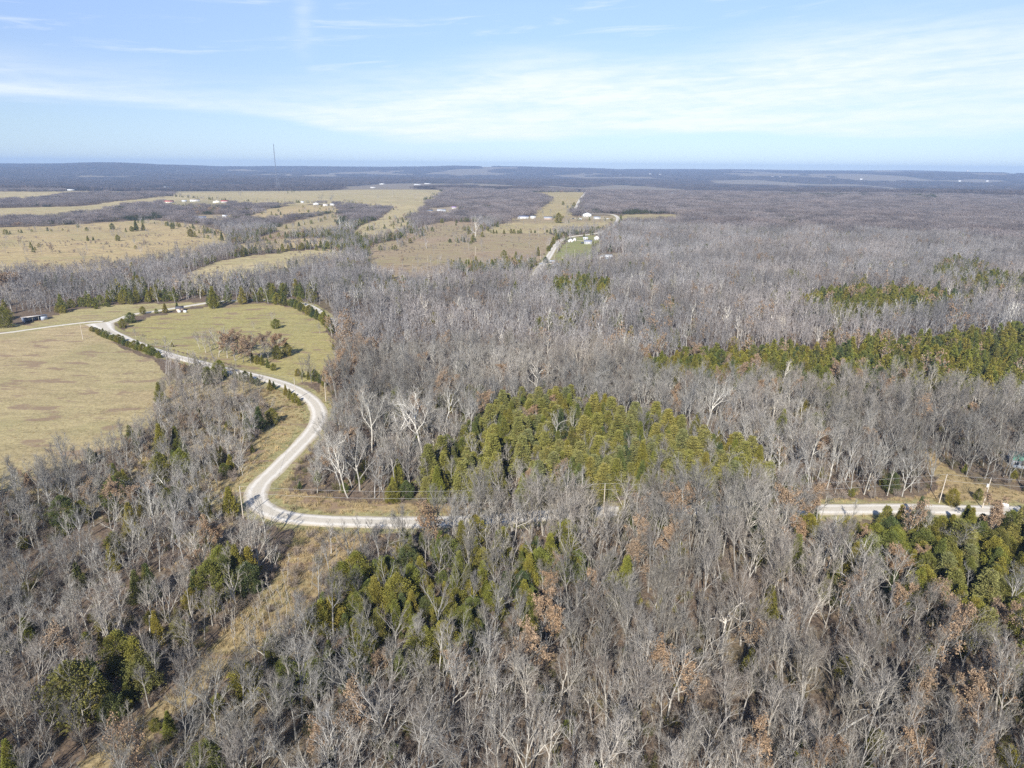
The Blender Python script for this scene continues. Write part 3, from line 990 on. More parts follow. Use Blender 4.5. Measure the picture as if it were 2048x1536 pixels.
# bush: several short leaning stems with twigs
def bush_mesh(name, seed, H, R, mats, n=26, green=False):
    rng = np.random.default_rng(seed)
    S = []; W = []
    for i in range(n):
        th = rng.uniform(0, 6.28); rr = R * rng.uniform(0, .35)
        p = np.array([rr * math.cos(th), rr * math.sin(th), -.15])
        q = p + np.array([math.cos(th) * R * rng.uniform(.2, .7), math.sin(th) * R * rng.uniform(.2, .7), H * rng.uniform(.55, 1.0)])
        S.append([*p, *q, .035, .012])
        for k in range(22):
            t = rng.uniform(.15, 1); a = p + (q - p) * t
            d = rng.normal(size=3) + np.array([math.cos(th) * .5, math.sin(th) * .5, .7]); d /= np.linalg.norm(d)
            W.append([*a, *(a + d * H * rng.uniform(.12, .34)), .016, .007])
    a = Acc(); a.add(*tubes(S, 3), 0); a.add(*ribbons(W, rng), 1)
    return a.mesh(name, mats)


def tuft_mesh(name, seed, n, R, H, mat, wd=.03):
    rng = np.random.default_rng(seed)
    W = []
    for i in range(n):
        th = rng.uniform(0, 6.28); rr = R * math.sqrt(rng.uniform())
        p = np.array([rr * math.cos(th), rr * math.sin(th), -.05])
        d = np.array([rng.normal() * .35, rng.normal() * .35, 1.0]); d /= np.linalg.norm(d)
        W.append([*p, *(p + d * H * rng.uniform(.5, 1.1)), wd, wd * .3])
    a = Acc(); a.add(*ribbons(W, rng), 0)
    return a.mesh(name, [mat])


M_DRY = wood_mat('dry_grass', [(0, (.40, .30, .15)), (.5, (.46, .37, .20)), (1, (.34, .25, .14))], .2)
M_GRASS = wood_mat('green_brush', [(0, (.12, .125, .035)), (.5, (.17, .155, .05)), (1, (.10, .11, .035))], .3)

# ============================================================ scattering
rngS = np.random.default_rng(7)
PLACED = []      # hand-placed trees: x, y, radius kept clear


def reserve(x, y, r):
    PLACED.append((x, y, r))


def scatter(sp, rmin, rmax, seed, azlim=50):
    rng = np.random.default_rng(seed)
    X0 = rmax * math.sin(math.radians(azlim))
    xs = np.arange(-X0, X0, sp); ys = np.arange(rmin * .5, rmax, sp * .92)
    gx, gy = np.meshgrid(xs, ys)
    gx = gx + (np.arange(len(ys)) % 2)[:, None] * sp * .5
    gx = gx + rng.uniform(-.45, .45, gx.shape) * sp; gy = gy + rng.uniform(-.45, .45, gy.shape) * sp
    x = gx.ravel(); y = gy.ravel(); r = np.hypot(x, y)
    k = (r > rmin) & (r <= rmax) & (y > 30)
    x = x[k]; y = y[k]
    u, v = proj(x, y, terrain(x, y))
    k = (u > -420) & (u < 2470) & (y > 68)
    return x[k], y[k], rng


def classify(x, y, rng, hcrown=6.0, fieldkeep=0.0):
    """-1 none, 0 bare, 1 cedar, 2 oak"""
    z = terrain(x, y)
    fi, u, v = field_lookup(x, y)
    uc, vc = proj(x, y, z + hcrown)
    n = len(x)
    kind = np.zeros(n, int)
    pc = np.full(n, .07)
    pc[(uc < 820) & (vc < 640) & (vc > 440)] = .17
    pc[(uc < 1000) & (vc <= 440)] = .15
    pc[(vc > 1050)] = .13
    pc[(vc > 880) & (uc < 560)] = .11
    pc[(vc > 1200) & (uc > 1250)] = .05
    rr = rng.uniform(0, 1, n)
    jx = (vnoise(x / 9, y / 9, 81) - .5) * 44 * np.clip((vc - 400) / 500, .1, 1.4)
    jy = (vnoise(x / 9, y / 9, 82) - .5) * 26 * np.clip((vc - 400) / 500, .1, 1.4)
    po = np.full(n, .035)
    for poly, p in OAKS:
        k = inpoly(uc + jx, vc + jy, poly)
        po[k] = p
        pc[k] = np.minimum(pc[k], .12)
    for poly, p in GROVES:
        k = inpoly(uc + jx, vc + jy, poly)
        pc[k] = p
    po = np.minimum(po, (1 - pc) * .9)
    # cedars come in drifts
    pc = np.where(pc < .19, pc * np.clip(4.4 * (vnoise(x / 26, y / 26, 83) - .42), 0, 3), pc)
    kind[rr < pc] = 1
    kind[(rr >= pc) & (rr < pc + po)] = 2
    keep = np.ones(n, bool)
    s = rng.uniform(0, 1, n)
    for poly, p in SPARSE:
        k = inpoly(uc, vc, poly)
        keep &= ~(k & (s > p))
    openf = (fi >= 0) & ~np.isin(fi, SCRUB)
    keep &= ~openf | ((s < fieldkeep) & (np.hypot(x, y) > 560))
    kind[~keep] = -1
    gap = (vnoise(x / 16, y / 16, 95) < .17) & (pc < .3) & (s < .8) & (np.hypot(x, y) < 1300)
    kind[gap] = -1
    d = road_dist(x, y)
    kind[d < 2.6] = -1
    kind[(d < 15) & (u < 420) & (v > 596) & (v < 735) & (y > 250)] = -1
    kind[(u < 380) & (v > 628) & (v < 735) & (y > 250) & (kind != 1)] = -1
    if PLACED:
        P = np.array(PLACED)
        for px, py, pr in P:
            kind[(x - px) ** 2 + (y - py) ** 2 < pr * pr] = -1
    return kind, u, v, uc, vc, d


# ============================================================ GN scatter object
def gn_group():
    ng = bpy.data.node_groups.new('scatter', 'GeometryNodeTree')
    ng.interface.new_socket('Geometry', in_out='INPUT', socket_type='NodeSocketGeometry')
    ng.interface.new_socket('Collection', in_out='INPUT', socket_type='NodeSocketCollection')
    ng.interface.new_socket('Geometry', in_out='OUTPUT', socket_type='NodeSocketGeometry')
    N = ng.nodes
    gi = N.new('NodeGroupInput'); go = N.new('NodeGroupOutput')
    ci = N.new('GeometryNodeCollectionInfo')
    ci.inputs['Separate Children'].default_value = True
    ci.inputs['Reset Children'].default_value = True
    iop = N.new('GeometryNodeInstanceOnPoints')
    iop.inputs['Pick Instance'].default_value = True
    def attr(nm, typ):
        a = N.new('GeometryNodeInputNamedAttribute'); a.data_type = typ; a.inputs['Name'].default_value = nm
        return a.outputs['Attribute']
    L = ng.links.new
    L(gi.outputs['Geometry'], iop.inputs['Points'])
    L(gi.outputs['Collection'], ci.inputs['Collection'])
    L(ci.outputs[0], iop.inputs['Instance'])
    L(attr('pick', 'INT'), iop.inputs['Instance Index'])
    e2r = N.new('FunctionNodeEulerToRotation')
    L(attr('turn', 'FLOAT_VECTOR'), e2r.inputs[0])
    L(e2r.outputs[0], iop.inputs['Rotation'])
    L(attr('size', 'FLOAT_VECTOR'), iop.inputs['Scale'])
    L(iop.outputs[0], go.inputs[0])
    return ng, gi


NG, _ = gn_group()
COLSOCK = [i for i in NG.interface.items_tree if i.name == 'Collection'][0].identifier


def stuff(name, label, cat, meshes, x, y, z, pick, rz, sc, tilt=None):
    if len(x) == 0: return
    c = bpy.data.collections.new(name + '_kinds')
    for i, me in enumerate(meshes):
        o = bpy.data.objects.new('%s_kind_%02d' % (name, i), me)
        c.objects.link(o)
    me = bpy.data.meshes.new(name)
    n = len(x)
    me.vertices.add(n)
    me.vertices.foreach_set('co', np.stack([x, y, z], 1).astype(np.float32).ravel())
    a = me.attributes.new('pick', 'INT', 'POINT'); a.data.foreach_set('value', np.asarray(pick, np.int32))
    R = np.zeros((n, 3), np.float32); R[:, 2] = rz
    if tilt is not None: R[:, :2] = tilt
    a = me.attributes.new('turn', 'FLOAT_VECTOR', 'POINT'); a.data.foreach_set('vector', R.ravel())
    a = me.attributes.new('size', 'FLOAT_VECTOR', 'POINT')
    S = np.asarray(sc, np.float32)
    if S.ndim == 1: S = np.stack([S, S, S], 1)
    a.data.foreach_set('vector', S.ravel())
    o = link(name, me)
    md = o.modifiers.new('scatter', 'NODES'); md.node_group = NG
    md[COLSOCK] = c
    tag(o, label, cat, kind='stuff')
    return o


# ============================================================ single tree objects
def tree_obj(name, pair, x, y, rz, sc, label, cat, group=None, tilt=(0, 0), z=None):
    e = bpy.data.objects.new(name, None)
    COL.objects.link(e)
    e.location = (x, y, float(terrain(x, y)) if z is None else z)
    e.rotation_euler = (tilt[0], tilt[1], rz)
    e.scale = sc if isinstance(sc, tuple) else (sc, sc, sc)
    e.empty_display_size = .5
    link('trunk', pair[0], parent=e)
    link('crown', pair[1], parent=e)
    tag(e, label, cat, group)
    return e


rngT = np.random.default_rng(99)


def base_h(pair):
    return max(v.co.z for v in pair[1].vertices)


H_W = [base_h(p) for p in P_WHITE]; H_B = [base_h(p) for p in P_BARE]; H_O = [base_h(p) for p in P_OAK]
H_C = [base_h(p) for p in P_CEDAR]; H_P = [base_h(p) for p in P_PINE]


def place_by_px(kind, i, u, vbase, vtop, label, name, cat, group=None, tilt=(0, 0), wide=1.0, clear=2.5, rz=None):
    """stand a tree on the ground at u,vbase, as tall as the photo shows it"""
    p = at(u, vbase)
    dep = depth_at(p)
    cosd = math.cos(math.atan2(CAMZ - p[2], math.hypot(p[0], p[1])))
    hgt = (vbase - vtop) * dep / 1366.0 / max(.5, cosd)
    pro, hh = {'w': (P_WHITE, H_W), 'b': (P_BARE, H_B), 'o': (P_OAK, H_O), 'c': (P_CEDAR, H_C), 'p': (P_PINE, H_P)}[kind]
    i = i % len(pro)
    s = hgt / hh[i]
    reserve(p[0], p[1], clear)
    return tree_obj(name, pro[i], p[0], p[1], rngT.uniform(0, 6.28) if rz is None else rz, (s * wide, s * wide, s), label, cat, group, tilt)


WG = 'white-barked trees standing out of the grey woods'
WT = [  # u, vbase, vtop, proto, wide, label
 (1071, 790, 715, 3, 1.1, 'white-barked spreading bare tree behind the upper edge of the central cedar grove'),
 (1155, 750, 690, 0, 1.0, 'white-barked tree with an elbowed low limb, further back than the grove'),
 (1090, 728, 668, 1, 1.1, 'wide pale bare tree standing in the grey wood above the spreading white one'),
 (821, 705, 650, 0, .8, 'lone slim white trunk in the grey wood beyond the meadow'),
 (844, 915, 770, 2, 1.0, 'tallest white-barked tree between the road bend and the cedar grove'),
 (744, 905, 775, 0, 1.0, 'white-barked tree with a rusty top nearest the road bend'),
 (791, 900, 800, 3, 1.1, 'broad white-barked tree with level limbs between its two taller neighbours'),
 (894, 850, 765, 1, .9, 'crooked white-barked tree below the orange oak'),
 (1108, 890, 820, 3, 1.0, 'bright white forked tree rising from the middle of the cedars'),
 (1144, 875, 818, 1, .8, 'smaller white tree beside the bright forked one in the cedars'),
 (1018, 945, 880, 0, .9, 'thin white tree on the near side of the cedar grove'),
 (1414, 852, 745, 1, .9, 'white-topped tree at the far corner of the cedar grove'),
 (1564, 770, 715, 0, .9, 'white tree standing against the long cedar band'),
 (1245, 708, 660, 0, .6, 'slender white trunk in the grey wood above the cedar grove'),
 (1372, 705, 645, 2, .8, 'pale leaning tree just beyond the tip of the long cedar band'),
 (1475, 695, 650, 3, .8, 'small white forked tree touching the back of the long cedar band'),
 (1788, 642, 596, 3, 1.35, 'big fan-shaped white tree below the far cedar row'),
 (1763, 636, 600, 0, .8, 'narrow white tree next to the fan-shaped one'),
 (1636, 640, 608, 1, .9, 'pale tree below the near end of the far cedar row'),
 (1742, 675, 640, 0, .9, 'white Y-shaped tree in front of the fan-shaped one'),
 (1565, 680, 628, 2, .7, 'pale thin tree in the wood between the two cedar bands'),
 (1988, 690, 660, 3, .7, 'yellowish pale tree above the long cedar band near the picture edge'),
 (1849, 603, 582, 1, .8, 'small pinkish-white tree at the far end of the far cedar row'),
 (1350, 600, 540, 0, .7, 'tall pale leaning tree in the wide grey wood'),
 (1302, 605, 568, 3, .8, 'short pale forked tree in the wide grey wood'),
 (1347, 650, 605, 2, .7, 'pale straight tree in the wide grey wood above the cedar band'),
 (951, 473, 432, 1, .7, 'pinkish-white tall tree alone at the edge of the brown field'),
 (681, 462, 425, 0, .7, 'white trunked tree at the end of the distant tree belt'),
 (700, 466, 436, 3, .9, 'white branching tree beside the distant tree belt'),
 (227, 1073, 1000, 1, .9, 'white-trunked tree with a tan top in the wood below the pasture'),
 (38, 1127, 1060, 0, .7, 'small white tree on a slope near the picture edge'),
 (145, 1092, 1010, 0, .6, 'thin white tree among saplings below the pasture'),
 (500, 488, 470, 3, 1.2, 'bright white spreading tree in the creek-side belt'),
 (1612, 1268, 1150, 0, .8, 'tall pale trunk in a dark gap of the wood below the road'),
 (20, 605, 560, 1, .8, 'pale tree beside the rusty oak at the picture edge'),
]
for (u, vb, vt, i, wd, lb) in WT:
    q_ = at(u, vb)
    reserve(q_[0], q_[1] - 5.5, 4.2); reserve(q_[0], q_[1] - 10.5, 3.2)
    place_by_px('w', i, u, vb, vt, lb, 'white_barked_tree', 'tree', WG, wide=wd * 1.12, clear=4.2)
# leaning ones
place_by_px('w', 2, 696, 996, 862, 'white-barked tree leaning towards the road bend', 'white_barked_tree', 'tree', WG, tilt=(0, -.32), wide=.8, clear=3, rz=.4)
place_by_px('b', 4, 720, 982, 850, 'thick pale trunk with a wide crown inside the road bend', 'bare_tree', 'tree', None, tilt=(0, -.10), wide=1.1, clear=3, rz=1.0)

# hand-placed cedars -----------------------------------------------------------
CG = 'cedars standing in the open'
CT = [  # u vbase vtop proto wide label
 (157, 1437, 1325, 3, 1.15, 'big golden-green cedar beside the dark shadow in the lower wood'),
 (30, 1560, 1480, 1, 1.0, 'blue-green cedar at the bottom corner of the photo'),
 (428, 617, 572, 1, 1.1, 'tall dark cedar where the back road meets the woods'),
 (552, 657, 637, 2, 1.2, 'round dark cedar bush in the green meadow'),
 (505, 905, 889, 5, 1.0, 'small round cedar casting a shadow on the tan verge'),
 (520, 862, 812, 0, 1.0, 'dark cedar with a long shadow on the field side of the bend'),
 (545, 848, 815, 2, 1.0, 'low dark cedar next to the long-shadowed one'),
 (495, 860, 822, 4, .9, 'dark cedar between brush and the tan verge'),
 (497, 885, 860, 2, 1.0, 'two-lobed cedar above the small round one'),
 (262, 646, 624, 2, 1.2, 'dark cedar on the corner of the junction'),
 (246, 656, 636, 3, 1.1, 'grey-green cedar bush on the curve of the junction'),
 (286, 628, 612, 3, 1.2, 'round cedar close behind the back road'),
 (331, 626, 606, 0, 1.1, 'bushy cedar on the near side of the back road'),
 (313, 627, 617, 2, 1.0, 'tiny cedar on the near side of the back road'),
 (355, 620, 604, 5, 1.0, 'low cedar by the white boxes'),
 (192, 618, 606, 5, 1.2, 'small cedar standing before the dark wood edge'),
 (217, 614, 603, 2, 1.0, 'rounded small cedar before the dark wood edge'),
 (10, 655, 612, 3, 1.2, 'large dark cedar at the picture edge throwing shadow on the lane'),
 (345, 694, 684, 5, 1.1, 'small cedar near the gravel road with a short shadow'),
 (575, 712, 684, 3, 1.0, 'dark cedar at the end of the brown oak clump'),
 (555, 718, 690, 2, .9, 'shaded cedar in the brown oak clump'),
 (273, 462, 440, 1, 1.1, 'tall dark cedar in the far tan field'),
 (287, 461, 445, 0, 1.0, 'dark cedar leaning on its taller neighbour in the far tan field'),
 (264, 463, 452, 2, 1.0, 'low cedar in front of the tall pair in the far tan field'),
 (225, 459, 446, 3, 1.2, 'round dark cedar in the upper middle of the far tan field'),
 (176, 482, 471, 0, 1.0, 'pointed dark cedar in the far tan field'),
 (187, 481, 473, 5, 1.0, 'small reddish cedar in the far tan field'),
 (236, 482, 469, 3, 1.1, 'round grey-green cedar in the far tan field'),
 (382, 474, 457, 3, 1.2, 'broad cedar at the far side of the tan field'),
 (345, 458, 446, 3, 1.2, 'low cedar with brush at the top of the tan field'),
 (230, 527, 522, 2, 1.3, 'tiny dark bush at the near side of the far tan field'),
 (444, 482, 462, 1, .9, 'slim dark cedar by the creek belt'),
 (468, 471, 460, 0, .9, 'pointed cedar standing by itself by the creek belt'),
 (884, 446, 437, 2, 1.1, 'cedar with a shadow in the brown field'),
 (913, 446, 438, 0, 1.1, 'little cedar beyond the brown field'),
 (912, 451, 445, 5, 1.1, 'smallest cedar in the brown field'),
 (900, 485, 477, 2, 1.2, 'round brown-green bush in the brown field'),
 (735, 461, 452, 0, 1.0, 'pointed cedar in the pale strip field'),
 (822, 467, 457, 0, 1.1, 'dark cedar pair at the edge of the brown field'),
 (833, 460, 451, 5, 1.2, 'small cedar by the pale patch of the brown field'),
 (987, 467, 458, 0, 1.0, 'first cedar of the row along the pale field'),
 (993, 467, 459, 5, 1.0, 'second cedar of the row along the pale field'),
 (1008, 468, 458, 0, 1.0, 'third cedar of the row along the pale field'),
 (1022, 467, 457, 3, .9, 'rounded cedar, left one of the thick pair along the pale field'),
 (1028, 467, 458, 2, .9, 'rounded cedar, right one of the thick pair along the pale field'),
 (1036, 467, 460, 2, .9, 'short cedar after the thick pair along the pale field'),
 (1041, 467, 457, 3, .9, 'taller cedar after the thick pair along the pale field'),
 (1062, 466, 459, 0, .9, 'thin cedar on a bare stem along the pale field'),
 (1070, 466, 460, 2, .9, 'last thin cedar before the gap along the pale field'),
 (1094, 465, 459, 2, 1.1, 'lone cedar past the gap along the pale field'),
 (1126, 410, 402, 3, 1.1, 'single dark cedar in the field beside the climbing road'),
 (1076, 512, 493, 1, 1.1, 'tall dark cedar near the foot of the distant road'),
 (1091, 526, 513, 2, 1.1, 'rusty cedar beside the white truck'),
 (1241, 448, 429, 1, 1.0, 'tall dark cedar at the top bend of the distant road'),
 (1238, 455, 440, 4, 1.0, 'second dark cedar at the top bend of the distant road'),
 (1117, 446, 425, 3, 1.1, 'dark evergreen beside the brown-roofed house'),
 (1168, 476, 466, 0, 1.0, 'dark evergreen behind the white shed on the lawn'),
 (1148, 413, 404, 3, 1.2, 'dark evergreen where the climbing road comes out of the trees'),
 (1600, 1528, 1482, 0, 1.0, 'yellow-green cedar low in the wood'),
 (1918, 1530, 1478, 2, 1.1, 'golden cedar near the bottom corner beside a dark hollow'),
 (2010, 1540, 1490, 3, 1.1, 'golden-green cedar in the bottom corner'),
 (1735, 1545, 1505, 1, .9, 'bright tip of a cedar at the bottom of the photo'),
 (318, 1290, 1222, 4, .8, 'narrow cedar on bare stems beside the clearing'),
 (362, 1290, 1235, 3, .9, 'dark cedar on bare stems beside the clearing'),
 (262, 1325, 1280, 3, 1.2, 'dull broad cedar in the wood beside the clearing'),
 (425, 1198, 1120, 3, 1.0, 'large dark green cedar in the cluster over the clearing'),
 (455, 1190, 1112, 0, 1.1, 'dark cedar in the middle of the cluster over the clearing'),
 (478, 1170, 1090, 4, 1.0, 'golden cedar of the cluster over the clearing'),
 (498, 1185, 1125, 2, 1.0, 'green cedar at the clearing end of the cluster'),
 (460, 1120, 1082, 0, .9, 'golden-tipped cedar behind the cluster'),
 (395, 1205, 1140, 1, 1.0, 'dull olive cedar at the wood end of the cluster'),
 (278, 1205, 1140, 0, .9, 'olive cedar among grey trees in the lower wood'),
 (380, 1080, 1064, 2, 1.2, 'small dark cedar on the slope below the bend'),
 (407, 1022, 1004, 2, 1.1, 'dark cedar with a shadow at the foot of the tan strip'),
 (1955, 1000, 975, 3, .9, 'lone dark cedar between the two pale poles'),
 (1903, 1012, 975, 3, 1.0, 'cedar right behind the road pole'),
]
for (u, vb, vt, i, wd, lb) in CT:
    place_by_px('c', i, u, vb, vt, lb, 'cedar_tree', 'evergreen tree', CG, wide=wd, clear=2.2)

# clipped-looking row of cedars between pasture and road
HG = 'cedars in the fence row beside the pasture'
hl = smooth_line([(186, 662), (205, 672), (240, 686), (270, 698), (298, 707), (322, 716)], 1.0)
dd = 0; last = hl[0] - 9; k = 0
for q in hl:
    if np.linalg.norm(q - last) > 2.7 and road_dist(np.array([q[0]]), np.array([q[1]]), ('main',))[0] > .2:
        s = rngT.uniform(.30, .62)
        tree_obj('cedar_tree', P_CEDAR[[3, 2, 0, 3, 2, 4][k % 6]], q[0] + rngT.normal() * .3, q[1] + rngT.normal() * .3, rngT.uniform(0, 6), (s * rngT.uniform(1.1, 1.6), s * rngT.uniform(1.1, 1.6), s * rngT.uniform(.8, 1.2)),
                 'dark cedar in the tight fence row between pasture and gravel road', 'evergreen tree', HG)
        last = q; k += 1
        if k in (9,): tree_obj('bare_tree', P_SAP[0], q[0] + 1, q[1] - 1, 1, .8, 'grey bare sapling growing in a gap of the cedar fence row', 'tree')
# small cedars along the road after the row
HG2 = 'small cedars on the road bank'
for (u, v, s, lb) in [(392, 737, .5, ''), (402, 742, .5, ''), (418, 747, .42, ''), (428, 752, .62, ''), (438, 751, .6, ''), (450, 755, .5, ''), (470, 756, .45, ''), (482, 762, .55, ''), (492, 764, .6, ''), (504, 768, .55, ''), (516, 771, .5, ''), (541, 781, .6, ''), (548, 779, .45, ''), (572, 791, .5, ''), (580, 798, .55, ''), (590, 806, .5, ''), (599, 812, .5, '')]:
    p = at(u, v)
    tree_obj('cedar_tree', P_CEDAR[int(rngT.integers(0, 6))], p[0], p[1], rngT.uniform(0, 6), s, 'small dark cedar on the pasture-side bank of the gravel road', 'evergreen tree', HG2)
    reserve(p[0], p[1], 2)
HG3 = 'small cedars on the meadow bank'
for (u, v, s) in [(505, 724, .5), (515, 728, .6), (525, 731, .5), (536, 736, .45), (547, 741, .5), (596, 752, .5), (606, 755, .55), (618, 759, .5), (630, 762, .75), (640, 766, .6), (648, 772, .5), (668, 700, .5)]:
    p = at(u, v)
    tree_obj('cedar_tree', P_CEDAR[int(rngT.integers(0, 6))], p[0], p[1], rngT.uniform(0, 6), s, 'small green cedar on the meadow side of the gravel road', 'evergreen tree', HG3)
    reserve(p[0], p[1], 2)
# dark hedge of cedars along the far edge of the meadow
HG4 = 'cedars edging the meadow'
hl = smooth_line([(500, 603), (530, 604), (560, 608), (590, 615), (615, 628), (640, 642), (655, 655), (664, 668)], 1.0)
last = hl[0] - 9
for q in hl:
    if np.linalg.norm(q - last) > 4.2:
        s = rngT.uniform(.6, .85)
        tree_obj('cedar_tree', P_CEDAR[int(rngT.integers(0, 6))], q[0] + rngT.normal() * .5, q[1] + rngT.normal() * .5, rngT.uniform(0, 6), (s * 1.2, s * 1.2, s), 'dark cedar in the line along the far rim of the green meadow', 'evergreen tree', HG4)
        last = q; reserve(q[0], q[1], 2.5)
# cedars along the near side of the distant road
HG5 = 'cedars along the distant road'
hl = smooth_line([(1098, 503), (1106, 488), (1118, 476), (1140, 469), (1165, 465), (1190, 461), (1210, 457)], 1.0)
last = hl[0] - 99
for q in hl:
    if np.linalg.norm(q - last) > 9:
        s = rngT.uniform(.45, .8)
        tree_obj('cedar_tree', P_CEDAR[int(rngT.integers(0, 6))], q[0] + rngT.normal() - 1, q[1] + rngT.normal() + 1, rngT.uniform(0, 6), (s * 1.3, s * 1.3, s), 'dark cedar in the hedge beside the distant gravel road', 'evergreen tree', HG5)
        last = q

# brown oak clump and loose bare trees in fields ---------------------------------
OG = 'brown-leaved oaks in the meadow clump'
for (u, v, h) in [(455, 716, 50), (470, 722, 46), (486, 724, 48), (502, 727, 46), (520, 726, 42), (536, 724, 44), (548, 716, 44), (530, 708, 40), (505, 705, 38), (478, 705, 42), (560, 706, 34), (470, 696, 30)]:
    if u in (470, 505, 536, 560, 520):
        place_by_px('b', 3, u, v, v - h * 1.15, 'grey bare tree among the brown oaks of the meadow clump', 'bare_tree', 'tree', 'grey bare trees among the meadow oaks', clear=2, wide=1.3)
        continue
    place_by_px('o', [0, 2][int(rngT.integers(0, 2))], u, v, v - h * 1.15, 'rusty-brown oak in the clump at the middle of the meadow', 'oak_tree', 'tree', OG, clear=2, wide=1.45)
BG = 'grey bare trees in the meadow clump'
for (u, v, h) in [(400, 700, 34), (412, 706, 42), (425, 712, 46), (438, 714, 52), (448, 705, 46), (432, 696, 40), (460, 698, 42)]:
    place_by_px('b', int(rngT.integers(0, 10)), u, v, v - h * 1.15, 'grey bare tree at the road end of the meadow clump', 'bare_tree', 'tree', BG, clear=2, wide=1.2)
for (i, u, vb, vt, wd, lb) in [
 (8, 390, 805, 722, 1.35, 'big spreading grey tree at the corner of the pasture'),
 (6, 365, 800, 735, 1.2, 'grey bare tree joined to the big one at the pasture corner'),
 (3, 508, 660, 640, 1.2, 'leafless grey bush-like tree in the meadow'),
 (1, 545, 654, 620, .9, 'thin bare tree behind the round cedar bush'),
 (3, 640, 668, 640, 1.0, 'bare tree near the meadow rim'),
 (8, 292, 694, 664, 1.1, 'grey brushy tree between meadow and gravel road'),
 (3, 310, 700, 676, 1.2, 'low grey brushy tree near the cedar fence row'),
 (3, 272, 676, 652, 1.0, 'small bare tree by the curve of the junction'),
 (8, 170, 530, 494, 1.3, 'wide bare tree at the near side of the far tan field'),
 (8, 449, 390, 376, 1.2, 'dark lone tree in the pale field, the farther of two'),
 (8, 481, 397, 380, 1.2, 'dark lone tree in the pale field, the nearer of two'),
 (8, 784, 396, 380, 1.1, 'bare tree with brush at its foot in the pale field'),
 (3, 756, 402, 386, 1.1, 'pinkish bare tree in the pale field'),
 (8, 831, 402, 388, 1.0, 'bare tree near the far side of the pale field'),
 (8, 797, 486, 466, 1.1, 'dark bare tree at the edge of the brown field'),
 (3, 767, 490, 474, 1.1, 'pinkish bare tree low in the brown field'),
 (8, 1103, 408, 392, 1.1, 'bare tree in the field beside the climbing road'),
 (8, 642, 412, 386, 1.3, 'large bare tree behind the small white farm buildings'),
 (8, 662, 412, 388, 1.3, 'spreading bare tree beside the small white farm buildings'),
 (8, 1163, 433, 410, 1.2, 'dark bare tree in front of the big gabled farmhouse'),
 (0, 1100, 436, 415, .8, 'thin bare tree by the brown-roofed house'),
 (3, 1134, 440, 418, .9, 'reddish bare tree between the farm buildings'),
 (8, 1087, 438, 416, 1.0, 'bare yard tree at the white outbuildings'),
]:
    place_by_px('b', i, u, vb, vt, lb, 'bare_tree', 'tree', None, wide=wd, clear=4)
place_by_px('o', 0, 905, 800, 748, 'orange-leaved oak behind the crooked white tree', 'oak_tree', 'tree', wide=1.3, clear=4)
place_by_px('o', 2, 1140, 958, 922, 'tan-leaved round oak on the near side of the cedar grove', 'oak_tree', 'tree', wide=1.2, clear=3)
place_by_px('o', 2, 1790, 1170, 1085, 'large tan-leaved oak at the edge of the roadside cedars', 'oak_tree', 'tree', wide=1.1, clear=3.5)
place_by_px('o', 0, 1832, 1145, 1085, 'smaller tan oak squeezed between the roadside cedars', 'oak_tree', 'tree', wide=1.0, clear=2.5)
place_by_px('o', 2, 8, 590, 543, 'rusty oak at the picture edge beyond the pasture', 'oak_tree', 'tree', wide=1.2, clear=4)
place_by_px('o', 1, 1950, 1400, 1300, 'tan-brown oak in the wood near the picture edge', 'oak_tree', 'tree', wide=1.1, clear=3)
place_by_px('o', 0, 1985, 1275, 1200, 'pinkish-brown oak below the roadside cedars', 'oak_tree', 'tree', wide=1.0, clear=3)

# dead snag and fallen stems -------------------------------------------------
def snag_mesh():
    rng = np.random.default_rng(5)
    S = []
    def g(p, d, l, r0, r1, n=6, w=.22):
        for i in range(n):
            d = d + rng.normal(size=3) * w; d /= np.linalg.norm(d)
            q = p + d * l / n
            S.append([*p, *q, r0 + (r1 - r0) * i / n, r0 + (r1 - r0) * (i + 1) / n]); p = q
        return p, d
    p, d = g(np.array([0, 0, -.3]), np.array([.05, 0, 1.]), 7, .30, .22, 6, .05)
    for a in ((-1, .2, .5), (1, .1, .8), (.3, -.6, 1), (-.5, .4, 1.2), (.8, .6, .5)):
        q, dd = g(p - np.array([0, 0, rng.uniform(0, 1.5)]), np.array(a, float) / np.linalg.norm(a), rng.uniform(4, 6.5), .16, .05, 7, .28)
        for _ in range(2):
            g(q, dd + rng.normal(size=3) * .7, 1.6, .05, .02, 3, .25)
    a = Acc(); a.add(*tubes(S, 6)); return a.mesh('snag', [M_WHITE], True)


def stem_mesh(L, r, seed, bend=.06):
    rng = np.random.default_rng(seed)
    S = []; p = np.array([0, 0, 0.]); d = np.array([1., 0, 0])
    for i in range(8):
        d = d + rng.normal(size=3) * bend; d /= np.linalg.norm(d)
        q = p + d * L / 8; S.append([*p, *q, r * (1 - i / 11), r * (1 - (i + 1) / 11)])
        if i > 3:
            e = d + rng.normal(size=3) * .7; e /= np.linalg.norm(e)
            S.append([*q, *(q + e * L * .16), r * .35, r * .1])
        p = q
    a = Acc(); a.add(*tubes(S, 6)); return a.mesh('fallen_stem', [M_WHITE], True)


